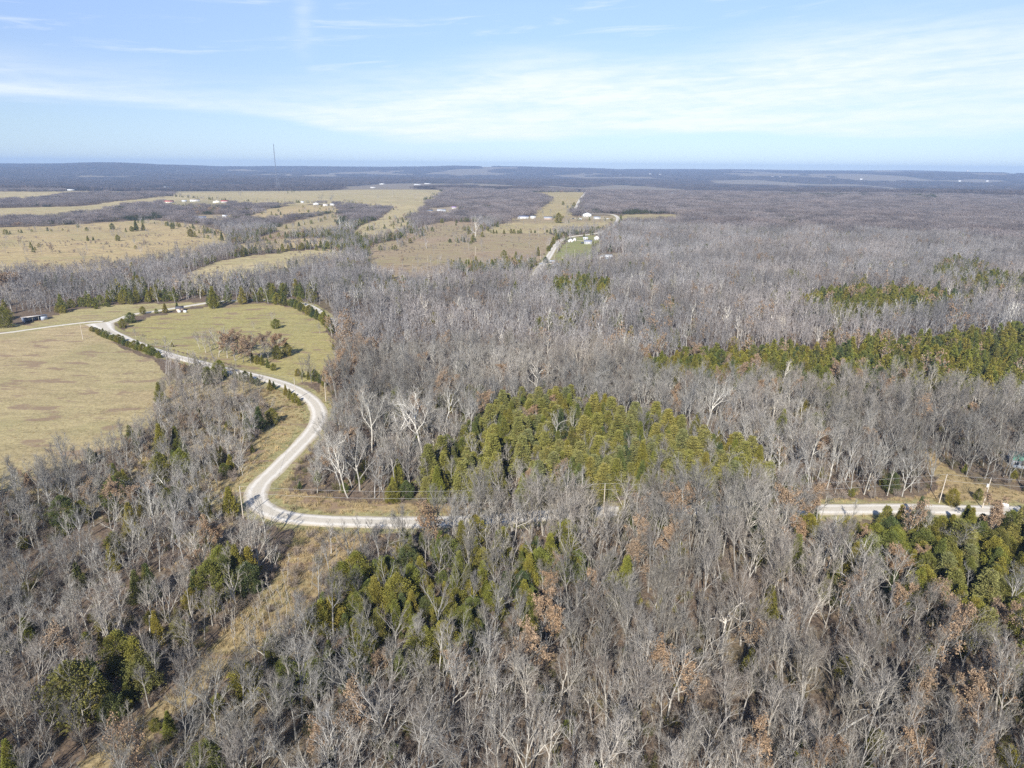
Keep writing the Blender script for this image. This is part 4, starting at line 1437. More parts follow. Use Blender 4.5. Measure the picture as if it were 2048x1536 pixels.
p = at(1442, 1300); reserve(p[0], p[1], 3.5)
tag(link('dead_snag', snag_mesh(), p, scl=(1.12, 1.12, 1.15)), 'broken white dead tree with twisted arms in the wood below the road', 'dead tree')
p = at(1640, 1520)
tag(link('leaning_trunk', stem_mesh(13, .24, 3), (p[0], p[1], p[2] + 3.2), (0, -.38, .55)), 'long pale trunk leaning across the lower wood', 'fallen tree')
p = at(1732, 1545)
tag(link('bent_trunk', stem_mesh(8, .16, 4, .12), (p[0], p[1], p[2] + .2), (0, -1.0, .5)), 'short bent pale trunk beside the leaning one', 'fallen tree')
p = at(352, 1010)
tag(link('leaning_trunk', stem_mesh(11, .2, 9), (p[0], p[1], p[2] + .3), (0, -.75, 2.4)), 'pale dead trunk leaning below the tan verge', 'fallen tree')
p = at(300, 1268)
tag(link('dead_stump', stem_mesh(4.5, .15, 12, .03), (p[0], p[1], p[2] - .2), (0, -1.5, 0)), 'upright broken white stem beside the narrow cedar', 'dead tree')

# ============================================================ buildings
def mats(name, c, **k):
    if name not in bpy.data.materials:
        plain(name, c, **k)
    return bpy.data.materials[name]


WALLW = mats('white_siding', (.62, .62, .60)); WALLB = mats('tan_siding', (.52, .42, .33)); GLASS = mats('window_glass', (.05, .06, .08), rough=.2, spec=.6)
ROOFS = {'white': mats('white_metal_roof', (.60, .61, .62), rough=.5), 'grey': mats('grey_roof', (.34, .35, .38)), 'red': mats('red_roof', (.40, .11, .10)), 'brown': mats('brown_roof', (.30, .22, .18)),
         'blue': mats('blue_roof', (.10, .20, .34)), 'bluegrey': mats('blue_grey_roof', (.28, .29, .35)), 'tan': mats('tan_roof', (.60, .55, .50)), 'dark': mats('dark_roof', (.10, .10, .12)), 'green': mats('green_roof', (.10, .30, .22)), 'purple': mats('purple_roof', (.33, .22, .36))}
WALLS = {'white': WALLW, 'tan': WALLB, 'blue': mats('pale_blue_siding', (.45, .52, .62)), 'cream': mats('cream_siding', (.74, .70, .58))}


def house(u, v, wpx, label, roof='white', wall='white', dep=None, hw=3.0, rh=1.8, rz=0.0, cat='house', name='house', group=None, doors=1, wins=3, gable_front=False):
    p = at(u, v); D = depth_at(p)
    W_ = wpx * D / 1366.0
    dp = dep if dep else max(5.0, min(W_ * .6, 9))
    e = bpy.data.objects.new(name, None); COL.objects.link(e)
    e.location = (p[0], p[1], p[2]); e.rotation_euler = (0, 0, rz - math.atan2(p[0], p[1]))
    tag(e, label, cat, group)
    w2, d2 = W_ / 2, dp / 2
    reserve(p[0], p[1], max(w2, d2) + 4)
    rf = ROOFS[roof]; wl = WALLS[wall]
    ov = .35
    a = Acc(); a.add(*box(-w2, w2, -d2, d2, -.6, hw))
    if not gable_front:   # ridge along x
        V = np.array([(-w2, -d2, hw), (-w2, d2, hw), (-w2, 0, hw + rh - .12), (w2, -d2, hw), (w2, d2, hw), (w2, 0, hw + rh - .12)])
        a.V.append(V); a.F.append(np.array([(0, 1, 2), (3, 5, 4)]) + a.n); a.M.append(0); a.n += 6
    else:
        V = np.array([(-w2, -d2, hw), (w2, -d2, hw), (0, -d2, hw + rh - .12), (-w2, d2, hw), (w2, d2, hw), (0, d2, hw + rh - .12)])
        a.V.append(V); a.F.append(np.array([(0, 1, 2), (3, 5, 4)]) + a.n); a.M.append(0); a.n += 6
    link('wall', a.mesh('wall', [wl]), parent=e)
    # roof: two thick slopes
    a = Acc()
    for s in (-1, 1):
        if not gable_front:
            q = [(-w2 - ov, s * (d2 + ov), hw - .25), (w2 + ov, s * (d2 + ov), hw - .25), (w2 + ov, 0, hw + rh), (-w2 - ov, 0, hw + rh)]
        else:
            q = [(s * (w2 + ov), -d2 - ov, hw - .25), (s * (w2 + ov), d2 + ov, hw - .25), (0, d2 + ov, hw + rh), (0, -d2 - ov, hw + rh)]
        q = np.array(q + [(x, y, z + .16) for x, y, z in q])
        a.add(q, np.array([(0, 1, 2, 3), (4, 7, 6, 5), (0, 4, 5, 1), (1, 5, 6, 2), (2, 6, 7, 3), (3, 7, 4, 0)]))
    r_ = link('roof', a.mesh('roof', [rf]), parent=e)
    n = wins + doors
    for i in range(n):
        x = -w2 + W_ * (i + .5) / n
        a = Acc()
        if i == n // 2 and doors:
            a.add(*box(x - .5, x + .5, -d2 - .07, -d2 + .02, 0, 2.1)); link('door', a.mesh('door', [ROOFS['brown']]), parent=e)
        elif wins:
            a.add(*box(x - .65, x + .65, -d2 - .06, -d2 + .02, 1.0, 2.1)); link('window', a.mesh('window', [GLASS]), parent=e)
    return e


HGp = None
house(1046, 437, 22, 'long white barn with a dark strip roof at the start of the farmyard', 'bluegrey', 'white', dep=12, hw=3.2, rh=2.2, name='barn', cat='barn', doors=1, wins=2)
house(1066, 437, 10, 'small white outbuilding beside the long barn', 'white', 'white', name='outbuilding', cat='outbuilding', wins=1)
house(1096, 439, 16, 'brown-walled house with a pale grey roof in the farmyard', 'grey', 'tan', hw=3, rh=2.4)
house(1174, 434, 17, 'big white two-storey farmhouse with a gable facing out', 'grey', 'white', hw=5.4, rh=3.0, gable_front=True, wins=4, dep=11)
house(1160, 440, 7, 'tiny white shed in front of the two-storey farmhouse', 'white', 'white', gable_front=True, wins=0, name='shed', cat='shed', hw=2.6)
house(1194, 438, 13, 'white garage with two dark openings beside the farmhouse', 'grey', 'white', name='garage', cat='garage', wins=2)
house(1136, 380, 26, 'long white building at the top of the climbing road', 'white', 'white', dep=14, hw=4, rh=2.5, name='farm_building', cat='building', wins=3)
house(1316, 389, 14, 'pale grey roof of a house half sunk in the far woods', 'tan', 'white', hw=4.5, rh=3.0)
house(1344, 390, 14, 'house with a steep grey gable half sunk in the far woods', 'grey', 'blue', hw=5, rh=5, gable_front=True)
house(1141, 484, 10, 'small white gabled shed nearest the distant road on the lawn', 'dark', 'white', gable_front=True, wins=0, name='shed', cat='shed', hw=2.8, rh=1.8)
house(1149, 482, 6, 'round-topped little white shed next to the gabled one', 'white', 'white', gable_front=True, wins=0, name='shed', cat='shed', hw=2.6, rh=1.4)
house(1171, 479, 9, 'white boxy shed behind the house on the lawn', 'white', 'white', wins=1, name='shed', cat='shed', hw=2.6, rh=.8)
house(1176, 488, 15, 'white house with a grey roof on the lawn', 'bluegrey', 'white', hw=3, rh=2.2, wins=3)
house(1193, 480, 10, 'white house with a pinkish roof at the wood side of the lawn', 'tan', 'white', hw=3.2, rh=2.4, gable_front=True, wins=2)
house(1204, 522, 9, 'tall white shed with an open dark front among the bare trees', 'white', 'white', gable_front=True, wins=0, name='shed', cat='shed', hw=4.2, rh=2.0)
house(1217, 518, 14, 'house with a pale roof half hidden by bare trees', 'white', 'blue', hw=2.8, rh=2.0)
house(1104, 527, 10, 'white trailer home beside the foot of the distant road', 'white', 'white', hw=2.6, rh=.7, name='trailer_home', cat='trailer')
house(337, 406, 19, 'cream building with a red roof, first of the red-roofed pair', 'red', 'cream', dep=11, hw=3.6, rh=2.6, rz=.25)
house(369, 404, 9, 'small white house between the two red-roofed buildings', 'white', 'white')
house(390, 403, 18, 'white house with dark openings between the red-roofed buildings', 'tan', 'white', dep=9)
house(433, 406, 13, 'cream gabled barn front beside the second red roof', 'white', 'cream', gable_front=True, name='barn', cat='barn', hw=3.5, rh=3.2, wins=0)
house(450, 405, 15, 'white building under the second red roof', 'red', 'white', dep=10, hw=3.2, rh=2.4)
house(398, 437, 27, 'long pale blue mobile home with a row of windows', 'bluegrey', 'blue', dep=7, hw=3.0, rh=1.2, wins=6, name='mobile_home', cat='mobile home')
house(450, 435, 9, 'small white shed past the mobile home', 'white', 'white', name='shed', cat='shed', wins=1)
house(142, 381, 12, 'white farm building with a reddish end at the far field', 'white', 'white', dep=12, hw=4)
house(153, 380, 6, 'little red barn beside the far white farm building', 'red', 'tan', name='barn', cat='barn', wins=0, hw=5)
house(339, 376, 21, 'long low white barn on the skyline of the far fields', 'white', 'white', dep=16, hw=4, rh=2.5, name='barn', cat='barn')
house(261, 376, 10, 'pale roof showing above the far tree belt', 'tan', 'white', dep=12, hw=4)
house(451, 377, 9, 'low grey-roofed building between the long barn and the mast', 'grey', 'white', dep=12, hw=4)
house(496, 379, 12, 'white flat-roofed building short of the radio mast', 'white', 'white', dep=14, hw=3.5, rh=1.2)
house(528, 379, 11, 'white gabled house just before the radio mast', 'white', 'white', gable_front=True, hw=5, rh=4)
house(548, 379, 14, 'low white building at the foot of the radio mast', 'white', 'white', dep=12, hw=3, rh=1)
house(572, 378, 16, 'long pale shed past the foot of the radio mast', 'tan', 'white', dep=12, hw=3, rh=1, name='shed', cat='shed')
house(605, 406, 6, 'tiny white house at the bend of the farm track', 'white', 'white', wins=1)
house(632, 410, 11, 'grey-roofed white farmhouse among bare trees', 'grey', 'white', hw=3.6, rh=2.4, gable_front=True)
house(651, 412, 9, 'low white shed with an open front beside the farmhouse', 'tan', 'white', name='shed', cat='shed', wins=0)
house(667, 411, 12, 'white house with dark windows near the long tree belt', 'white', 'white', hw=3.4)
house(746, 376, 10, 'white house with a pinkish roof at the corner of the dark tree block', 'tan', 'white', hw=4)
house(764, 369, 10, 'white gabled barn behind the dark tree block', 'white', 'white', hw=5, rh=2.5, gable_front=True, name='barn', cat='barn', wins=0)
house(835, 370, 14, 'white building in the far row of farm buildings', 'white', 'white', dep=14, hw=4)
house(855, 368, 12, 'bright white building at the end of the far row', 'white', 'white', dep=14, hw=4)
house(929, 378, 13, 'white house with dark windows at the head of the plantation wood', 'white', 'white', hw=4.6, rh=2.6)
house(947, 379, 17, 'long white wing with a dark roof at the head of the plantation wood', 'dark', 'white', hw=3.6, rh=2)
house(883, 424, 17, 'white-roofed house on bare ground by the brown field', 'white', 'white', hw=3, rh=2.6)
house(858, 423, 15, 'low blue-roofed building beside the brown field', 'blue', 'tan', hw=2.2, rh=1.0, name='outbuilding', cat='outbuilding', wins=2)
house(908, 417, 9, 'purple-roofed building among the bare trees', 'purple', 'white', hw=2.8, rh=2.2)
house(2046, 930, 46, 'green-roofed cabin glimpsed among bare trees at the picture edge', 'green', 'blue', dep=7, hw=2.8, rh=1.6, name='cabin', cat='cabin', rz=.3)


# open-fronted metal shed by the lane
def open_shed():
    p = at(70, 641); D = depth_at(p); W_ = 40 * D / 1366
    e = bpy.data.objects.new('metal_shed', None); COL.objects.link(e)
    e.location = p; e.rotation_euler = (0, 0, .15 - math.atan2(p[0], p[1]) + .12)
    tag(e, 'open-fronted blue-grey metal shed beside the lane', 'shed')
    reserve(p[0], p[1], 11); reserve(p[0] + 4, p[1] - 9, 7)
    BM = mats('blue_grey_metal', (.42, .46, .54), rough=.5)
    w2 = W_ / 2
    a = Acc(); a.add(*box(-w2, w2, 2.4, 2.5, -.3, 2.4)); a.add(*box(-w2, -w2 + .1, -2.5, 2.4, -.3, 2.7)); a.add(*box(w2 - 3.6, w2, -2.6, -2.5, -.3, 2.8)); a.add(*box(w2 - .1, w2, -2.5, 2.4, -.3, 2.7))
    link('wall', a.mesh('wall', [BM]), parent=e)
    a = Acc()
    q = [(-w2 - .4, -3.2, 3.1), (w2 + .4, -3.2, 3.1), (w2 + .4, 2.9, 2.45), (-w2 - .4, 2.9, 2.45)]
    q = np.array(q + [(x, y, z + .12) for x, y, z in q])
    a.add(q, np.array([(0, 3, 2, 1), (4, 5, 6, 7), (0, 1, 5, 4), (1, 2, 6, 5), (2, 3, 7, 6), (3, 0, 4, 7)]))
    link('roof', a.mesh('roof', [ROOFS['tan']]), parent=e)
    for x in (-w2 + .1, -w2 / 3, w2 / 5):
        a = Acc(); a.add(*box(x, x + .2, -2.9, -2.7, -.3, 3.08)); link('post', a.mesh('post', [M_BARK]), parent=e)


open_shed()


# mailbox-like white boxes by the back road
def hut():
    p = at(366, 624); reserve(p[0], p[1], 6)
    for dx, lb in ((-1.6, 'white box beside the low dark shelter by the back road, nearer the shelter'), (2.2, 'white box by the back road, the one standing clear of the shelter')):
        a = Acc(); a.add(*box(-.9, .9, -.6, .6, -.1, 1.3)); me = a.mesh('box', [WALLW])
        e = bpy.data.objects.new('storage_box', None); COL.objects.link(e)
        e.location = (p[0] + dx, p[1] - 1.5, p[2]); tag(e, lb, 'box', 'white boxes by the back road')
        link('body', me, parent=e)
        a = Acc(); a.add(*box(-1.0, 1.0, -.7, .7, 1.3, 1.45)); link('lid', a.mesh('lid', [ROOFS['white']]), parent=e)
    house(360, 621, 13, 'low dark shelter under small trees by the back road', 'dark', 'tan', dep=3.5, hw=2.0, rh=.8, name='shelter', cat='shelter', wins=0)


hut()

# ============================================================ vehicles
CARC = {'white': mats('white_paint', (.78, .79, .80), rough=.3, spec=.5), 'dark': mats('dark_paint', (.05, .06, .08), rough=.3, spec=.5), 'silver': mats('silver_paint', (.45, .47, .50), rough=.3, spec=.5)}
TYRE = mats('tyre_rubber', (.03, .03, .03))


def car(u, v, rz, col, label, truck=False):
    p = at(u, v); reserve(p[0], p[1], 5)
    e = bpy.data.objects.new('parked_truck' if truck else 'parked_car', None); COL.objects.link(e)
    e.location = (p[0], p[1], p[2] + .02); e.rotation_euler = (0, 0, rz)
    tag(e, label, 'truck' if truck else 'car', 'vehicles parked near the white houses')
    m = CARC[col]
    L_ = 5.4 if truck else 4.6
    a = Acc()
    V, Fq = box(-L_ / 2, L_ / 2, -.92, .92, .35, 1.05); a.add(V, Fq)
    link('body', a.mesh('body', [m]), parent=e)
    x0, x1 = (-.6, 1.3) if truck else (-1.7, 1.1)
    b = [(x0, -.85, 1.05), (x1 + .5, -.85, 1.05), (x1 + .5, .85, 1.05), (x0, .85, 1.05), (x0 + .3, -.7, 1.65), (x1, -.7, 1.65), (x1, .7, 1.65), (x0 + .3, .7, 1.65)]
    a = Acc(); a.add(np.array(b), np.array([(0, 1, 5, 4), (1, 2, 6, 5), (2, 3, 7, 6), (3, 0, 4, 7), (4, 5, 6, 7)])); link('windows', a.mesh('windows', [GLASS]), parent=e)
    a = Acc(); a.add(*box(x0 + .3, x1, -.7, .7, 1.65, 1.72)); link('roof', a.mesh('roof', [m]), parent=e)
    for sx in (-1, 1):
        for sy in (-1, 1):
            a = Acc(); a.add(*tubes([[sx * L_ * .31, sy * .78, .34, sx * L_ * .31, sy * .97, .34, .34, .34]], 12)); a.add(*tubes([[sx * L_ * .31, sy * .96, .34, sx * L_ * .31, sy * .97, .34, .34, .01]], 12))
            link('wheel', a.mesh('wheel', [TYRE]), parent=e)


car(1114, 530, .3, 'white', 'white pickup parked beside the trailer home at the distant road', True)
car(1108, 532, .2, 'white', 'white car parked in front of the trailer home')
car(1082, 529, .4, 'silver', 'pale car parked under the rusty cedar')
car(1165, 487, .1, 'dark', 'dark car parked beside the house on the lawn')
car(1146, 438, .1, 'dark', 'dark car in the farmyard left of the farmhouse')
car(1215, 438, .0, 'white', 'white car on the pale drive beside the garage')

# ============================================================ poles and wires
M_POLE = plain('weathered_pole', (.52, .46, .38), nscale=5, nvar=.2)
M_WIRE = plain('wire', (.42, .42, .42), rough=.4)
M_STEEL = plain('galvanised_steel', (.20, .21, .24), rough=.5, nvar=.05)


POLEPOS = {}
def pole(key, u, vb, h, label, arm=True, lean=0.0, xf=False, group='utility poles along the roads'):
    p = at(u, vb)
    e = bpy.data.objects.new('utility_pole', None); COL.objects.link(e)
    e.location = p; e.rotation_euler = (0, lean, 0)
    tag(e, label, 'utility pole', group)
    S = [[0, 0, -.6 + i * (h + .6) / 6, 0, 0, -.6 + (i + 1) * (h + .6) / 6, .17 - i * .01, .16 - i * .01] for i in range(6)]
    a = Acc(); a.add(*tubes(S, 8)); a.add(*tubes([[0, 0, h, 0, 0, h + .02, .1, .01]], 8))
    link('post', a.mesh('post', [M_POLE], True), parent=e)
    if arm:
        a = Acc(); a.add(*tubes([[0, 0, h, 0, 0, h + .3, .05, .03]], 6)); link('insulator', a.mesh('insulator', [WALLW]), parent=e)
        a = Acc(); a.add(*tubes([[-.22, 0, h - 1.6, .22, 0, h - 1.6, .04, .04]], 6)); link('bracket', a.mesh('bracket', [M_STEEL]), parent=e)
    if xf:
        a = Acc(); a.add(*tubes([[-.42, 0, h - 2.6, -.42, 0, h - 1.7, .26, .26], [-.42, 0, h - 1.7, -.42, 0, h - 1.62, .26, .02], [-.42, 0, h - 2.6, -.42, 0, h - 2.68, .26, .02]], 10)); link('transformer', a.mesh('transformer', [WALLW], True), parent=e)
    POLEPOS[key] = (p[0] + math.sin(lean) * h, p[1], p[2] + h * math.cos(lean), )
    reserve(p[0], p[1], 2.5)
    if vb > 640: reserve(p[0], p[1] - 5, 4.2); reserve(p[0] + .5, p[1] - 10.5, 3.6)


pole('bend', 487, 1038, 9.6, 'tall pale utility pole at the inside foot of the lower road bend')
pole('mid', 1207, 1028, 9.2, 'utility pole rising from the treetops on the straight road')
pole('east', 1878, 1006, 9.0, 'white-looking pole against the dark cedars on the straight road', lean=.06)
pole('trafo', 1964, 1017, 9.4, 'pole with a white transformer can beside the straight road', lean=.06, xf=True)
pole('curve', 592, 800, 9.4, 'utility pole on the outer bank of the upper curve')
pole('curve2', 652, 803, 8.0, 'thin pole inside the upper curve')
pole('bank', 379, 733, 8.0, 'utility pole on the bank after the cedar fence row')
pole('field', 166, 679, 9.6, 'utility pole with a shadow in the pasture by the junction')
for k, (u, v, h, lb) in enumerate([(1081, 520, 10, 'pole beside the tall cedar at the foot of the distant road'), (1098, 497, 9.5, 'pole at the hedge halfway up the distant road'), (1110, 480, 9, 'pole at the field edge above the hedge'),
                            (1139, 474, 9, 'short pole at the bend of the distant road'), (1197, 476, 9, 'pole behind the pink-roofed house'), (1149, 516, 9, 'pole standing in the lawn of the white house'), (1108, 530, 10, 'pole beside the trailer home'),
                            (856, 535, 11, 'pale pole at the near rim of the brown field'), (935, 540, 11, 'pale pole among the cedars near the brown field'), (737, 582, 12, 'pale pole sticking out of the grey wood'),
                            (1172, 385, 12, 'pole at the top of the climbing road'), (1112, 384, 10, 'pole beside the dark trees near the long white building'), (951, 511, 10, 'pole behind the cedars at the brown field'), (379, 384, 12, 'pale pole at the rim of the far fields')]):
    pole('f%d' % k, u, v, h, lb, arm=False)


def wire(a, b, sag, label, dz=0.0, cat='power line', r=.022):
    a = np.array(a) + (0, 0, dz); b = np.array(b) + (0, 0, dz)
    n = 24; S = []
    pts = [a + (b - a) * (i / n) - np.array([0, 0, 4 * sag * (i / n) * (1 - i / n)]) for i in range(n + 1)]
    for i in range(n): S.append([*pts[i], *pts[i + 1], r, r])
    ac = Acc(); ac.add(*tubes(S, 4))
    tag(link('power_line', ac.mesh('power_line', [M_WIRE])), label, cat, 'power lines along the straight road')


PP = POLEPOS
off = (PP['trafo'][0] + 75, PP['trafo'][1] - 4, PP['trafo'][2])
for nm, a, b, sg in (('between the bend pole and the mid pole', PP['bend'], PP['mid'], 2.0), ('between the mid pole and the pale pole by the cedars', PP['mid'], PP['east'], 1.8), ('between the pale pole and the transformer pole', PP['east'], PP['trafo'], .25), ('running out of the picture from the transformer pole', PP['trafo'], off, 1.2)):
    wire(a, b, sg, 'upper wire ' + nm, .25)
    wire(a, b, sg * 1.15, 'lower wire ' + nm, -1.6)
wire(PP['bend'], PP['curve'], 2.2, 'wire from the bend pole up to the curve pole', .25)
wire(PP['curve'], PP['bank'], 2.4, 'wire from the curve pole to the bank pole', .25)
wire(PP['bank'], PP['field'], 2.4, 'wire from the bank pole to the pasture pole', .25)


# radio mast
def mast():
    p = at(555, 379); H = 150.0
    d = depth_at(p)
    H = (379 - 293) * d / 1366.0
    e = bpy.data.objects.new('radio_mast', None); COL.objects.link(e); e.location = p
    tag(e, 'tall thin lattice radio mast standing over the skyline', 'radio mast')
    S = []
    n = 44; w_ = 1.5
    cs = [(w_ * math.cos(t), w_ * math.sin(t)) for t in (.5, 2.6, 4.7)]
    for i in range(n):
        z0 = H * i / n; z1 = H * (i + 1) / n
        for k in range(3):
            c0 = cs[k]; c1 = cs[(k + 1) % 3]
            S.append([*c0, z0, *c0, z1, .55, .55]); S.append([*c0, z0, *c1, z1, .26, .26])
    a = Acc(); a.add(*tubes(S, 4)); link('lattice', a.mesh('lattice', [M_STEEL]), parent=e)
    a = Acc(); a.add(*tubes([[0, 0, H, 0, 0, H + 4, .14, .08]], 5)); link('antenna', a.mesh('antenna', [M_STEEL]), parent=e)
    for an in (.2, 2.3, 4.4):
        for f in (.45, .92):
            R_ = 62
            a = Acc(); a.add(*tubes([[0, 0, H * f, R_ * math.cos(an), R_ * math.sin(an), 0, .05, .05]], 3)); link('guy_wire', a.mesh('guy_wire', [M_STEEL]), parent=e)
    q = at(558, 379)
    # second, shorter lattice support beside it
    e = bpy.data.objects.new('short_mast', None); COL.objects.link(e); e.location = (q[0] + 6, q[1], q[2])
    tag(e, 'shorter leaning lattice mast right beside the tall one', 'radio mast')
    e.rotation_euler = (0, -.12, 0)
    S = []
    for i in range(16):
        z0 = 56 * i / 16; z1 = 56 * (i + 1) / 16
        for k in range(3):
            c0 = cs[k]; c1 = cs[(k + 1) % 3]
            S.append([*c0, z0, *c0, z1, .32, .32]); S.append([*c0, z0, *c1, z1, .16, .16])
    a = Acc(); a.add(*tubes(S, 4)); link('lattice', a.mesh('lattice', [M_STEEL]), parent=e)


mast()

# white slabs and boulder on the verge
def rock(u, v, sx, sy, sz, label, seed, name='boulder'):
    p = at(u, v); rng = np.random.default_rng(seed)
    n, mm = 14, 9
    th = np.linspace(0, 2 * math.pi, n, endpoint=False); ph = np.linspace(.05, math.pi - .05, mm)
    T_, P_ = np.meshgrid(th, ph)
    r = 1 + .22 * np.sin(2 * T_ + seed) * np.sin(P_) + .12 * np.sin(5 * T_ + 3 * P_ + seed) + rng.normal(size=T_.shape) * .05
    V = np.stack([r * np.sin(P_) * np.cos(T_) * sx, r * np.sin(P_) * np.sin(T_) * sy, r * np.cos(P_) * sz + sz * .6], -1).reshape(-1, 3)
    i = np.arange(mm - 1)[:, None] * n; j = np.arange(n)[None, :]
    Fq = np.stack([i + j, i + n + j, i + n + (j + 1) % n, i + (j + 1) % n], -1).reshape(-1, 4)
    me = mesh_np('boulder', V, [Fq, np.array([list(range(n))]), np.array([list(range((mm - 1) * n, mm * n))[::-1]])], [M_STONE])
    reserve(p[0], p[1], 4)
    tag(link(name, me, p), label, 'rock', 'pale rocks on the roadside verge')


M_STONE = plain('pale_stone', (.72, .69, .64), nscale=2, nvar=.1)
rock(2010, 1012, .9, .7, .55, 'white upright boulder on the grassy verge', 3)
rock(1936, 1014, 1.1, .6, .12, 'flat pale slab near the transformer pole, the farther from it', 8, 'stone_slab')
rock(1955, 1015, 1.1, .6, .12, 'flat pale slab right at the transformer pole', 11, 'stone_slab')

# ============================================================ woods: single trees near, masses beyond
def pick_trees():
    # near belt with the full-detail trees
    x, y, rng = scatter(4.6, 70, 330, 1)
    L = ROADS['main']
    Tn = np.gradient(L, axis=0); Tn /= np.linalg.norm(Tn, axis=1, keepdims=True)
    Nn = np.stack([Tn[:, 1], -Tn[:, 0]], 1)
    ur, _ = proj(L[:, 0], L[:, 1], L[:, 0] * 0)
    q = np.where((ur > 960) & (ur < 1630))[0][::2]
    ex = []
    for o_ in (6.4, 9.0, 12.0):
        Q = L[q] - np.array([[0, o_]]) + rng.normal(size=(len(q), 2)) * .8
        ex.append(Q)
    ex = np.concatenate(ex)
    gx_, gy_, _ = scatter(4.2, 95, 330, 17)
    ug, vg = proj(gx_, gy_, terrain(gx_, gy_) + 3.5)
    kg = inpoly(ug, vg, GROVES[0][0]) | inpoly(ug, vg, GROVES[1][0]) | inpoly(ug, vg, GROVES[EI][0])
    kg2 = (inpoly(ug, vg, GROVES[GI][0]) | inpoly(ug, vg, GROVES[2][0])) & (rng.uniform(0, 1, len(gx_)) < .45)
    kg = (kg & (rng.uniform(0, 1, len(gx_)) < .55)) | kg2
    n0 = len(x) + len(ex)
    x = np.r_[x, ex[:, 0], gx_[kg]]; y = np.r_[y, ex[:, 1], gy_[kg]]
    kind, u, v, uc, vc, d = classify(x, y, rng)
    kk_ = np.arange(len(x)) >= n0
    kind[kk_ & (kind >= 0)] = 1
    z = terrain(x, y)
    return x, y, z, kind, u, v, uc, vc, rng


x, y, z, kind, u, v, uc, vc, rng = pick_trees()
# keep tall trees off the strip that would hide the visible road and clearing
hide = np.zeros(len(x), bool)
hide |= inpoly(uc, vc, [(500, 985), (560, 1010), (700, 1020), (850, 1020), (870, 1045), (740, 1075), (560, 1060), (500, 1020)])
hide |= inpoly(uc, vc, [(560, 745), (668, 765), (670, 850), (600, 930), (560, 990), (490, 1020), (480, 960), (560, 880), (600, 830), (540, 780)])
hide |= inpoly(uc, vc, [(1660, 985), (2400, 985), (2400, 1035), (1660, 1030)]) & (v > 1045) & (kind != 1)
hide |= (u > 1650) & (v > 1022) & (v < 1048)
hide |= inpoly(uc, vc, [(1880, 975), (2060, 985), (2060, 1030), (1880, 1020)])
kind[hide] = -1
inview = (u > -60) & (u < 2108) & (vc < 1560)
nB = np.where((kind == 0))[0]; nC = np.where(kind == 1)[0]; nO = np.where(kind == 2)[0]


def nearest(ix, n):
    k = ix[inview[ix]]
    k = k[np.argsort(np.hypot(x[k], y[k]))]
    return k[:n]


iB = nearest(nB, 270); iC = nearest(nC, 190); iO = nearest(nO, 150)


# regions named by what stands there, for the labels
def region(uu, vv):
    if vv > 1050:
        if uu < 330: return 'wood below the pasture', 'A'
        if uu < 620: return 'wood by the tan clearing', 'B'
        if uu < 900: return 'wood near the low cedars', 'C'
        if uu < 1250: return 'wood below the mid-road pole', 'D'
        if uu < 1560: return 'wood around the dead snag', 'E'
        if uu < 1800: return 'wood around the leaning trunk', 'F'
        return 'wood below the roadside cedars', 'G'
    if uu < 620: return 'wood beside the pasture', 'H'
    if uu < 900: return 'wood inside the road bend', 'I'
    if uu < 1560: return 'central cedar grove', 'J'
    return 'wood above the straight road', 'K'


def shapeword(s):
    return 'short' if s < .86 else ('tall' if s > 1.08 else 'medium-height')


def depthword(vv):
    return 'lowest row' if vv > 1450 else 'lower part' if vv > 1330 else 'middle part' if vv > 1200 else 'upper part' if vv > 1080 else 'far part'


FORM = ['straight-stemmed', 'broad-crowned', 'high-crowned', 'crooked', 'forked', 'long-stemmed', 'low-forking', 'gnarled', 'flat-topped', 'pole-like', 'many-limbed', 'sprawling', 'slim', 'bushy', 'twin-forked', 'sparse']


def stature(vv, uu):
    s = rng.uniform(.78, 1.12)
    if uu < 620: s *= .80           # the wood below the pasture is lower
    return s


def site_scale(uu, vv, n):
    s = rng.uniform(.68, 1.12, n)
    inG = inpoly(uu, vv - 40, GROVES[0][0]) | inpoly(uu, vv - 60, GROVES[GI][0])
    s = np.where(inG, s * .80, s)
    s = np.where(uu < 600, s * .84, s)
    s = np.where((uu > 150) & (uu < 560) & (vv < 1030), s * .78, s)
    s = np.where((uu > 1500) & (vv > 1080), s * 1.02, s)
    s = np.where((uu > 840) & (uu < 1650) & (vv > 1030) & (vv < 1110), s * 1.12, s)
    return s


SC_ = site_scale(u, v, len(x))
PK = rng.integers(0, 16, len(x)); RZ = rng.uniform(0, 2 * math.pi, len(x))
for i in iB:
    rg, _ = region(uc[i], vc[i])
    tree_obj('bare_tree', P_BARE[PK[i]], x[i], y[i], RZ[i], tuple(float(SC_[i]) * f_ for f_ in (rng.uniform(.85, 1.15), rng.uniform(.85, 1.15), 1)), '%s %s grey tree in the %s of the %s' % (shapeword(SC_[i] / (.8 if u[i] < 600 else 1)), FORM[PK[i]], depthword(v[i]), rg), 'tree', 'grey bare trees in the ' + rg, tilt=(rng.normal() * .05, rng.normal() * .05))
CF = ['pointed', 'slim', 'round', 'broad round', 'tall pointed', 'small pointed', 'layered', 'low layered', 'tall layered']
CP = P_CEDAR + P_PINE
CK = np.where(inpoly(uc, vc, GROVES[0][0]), rng.choice([0, 1, 4, 6, 7, 8, 8, 6], len(x)), rng.choice([0, 1, 2, 3, 4, 5, 0, 3], len(x)))
CK = np.where(inpoly(uc, vc, GROVES[5][0]), rng.choice([0, 1, 2, 3, 4, 3, 6], len(x)), CK)
CS = rng.uniform(.48, 1.15, len(x)); CS = np.where(inpoly(uc, vc, GROVES[0][0]), CS * 1.08, CS)
CS = np.where(inpoly(uc, vc, GROVES[EI][0]), CS * 1.02, CS)
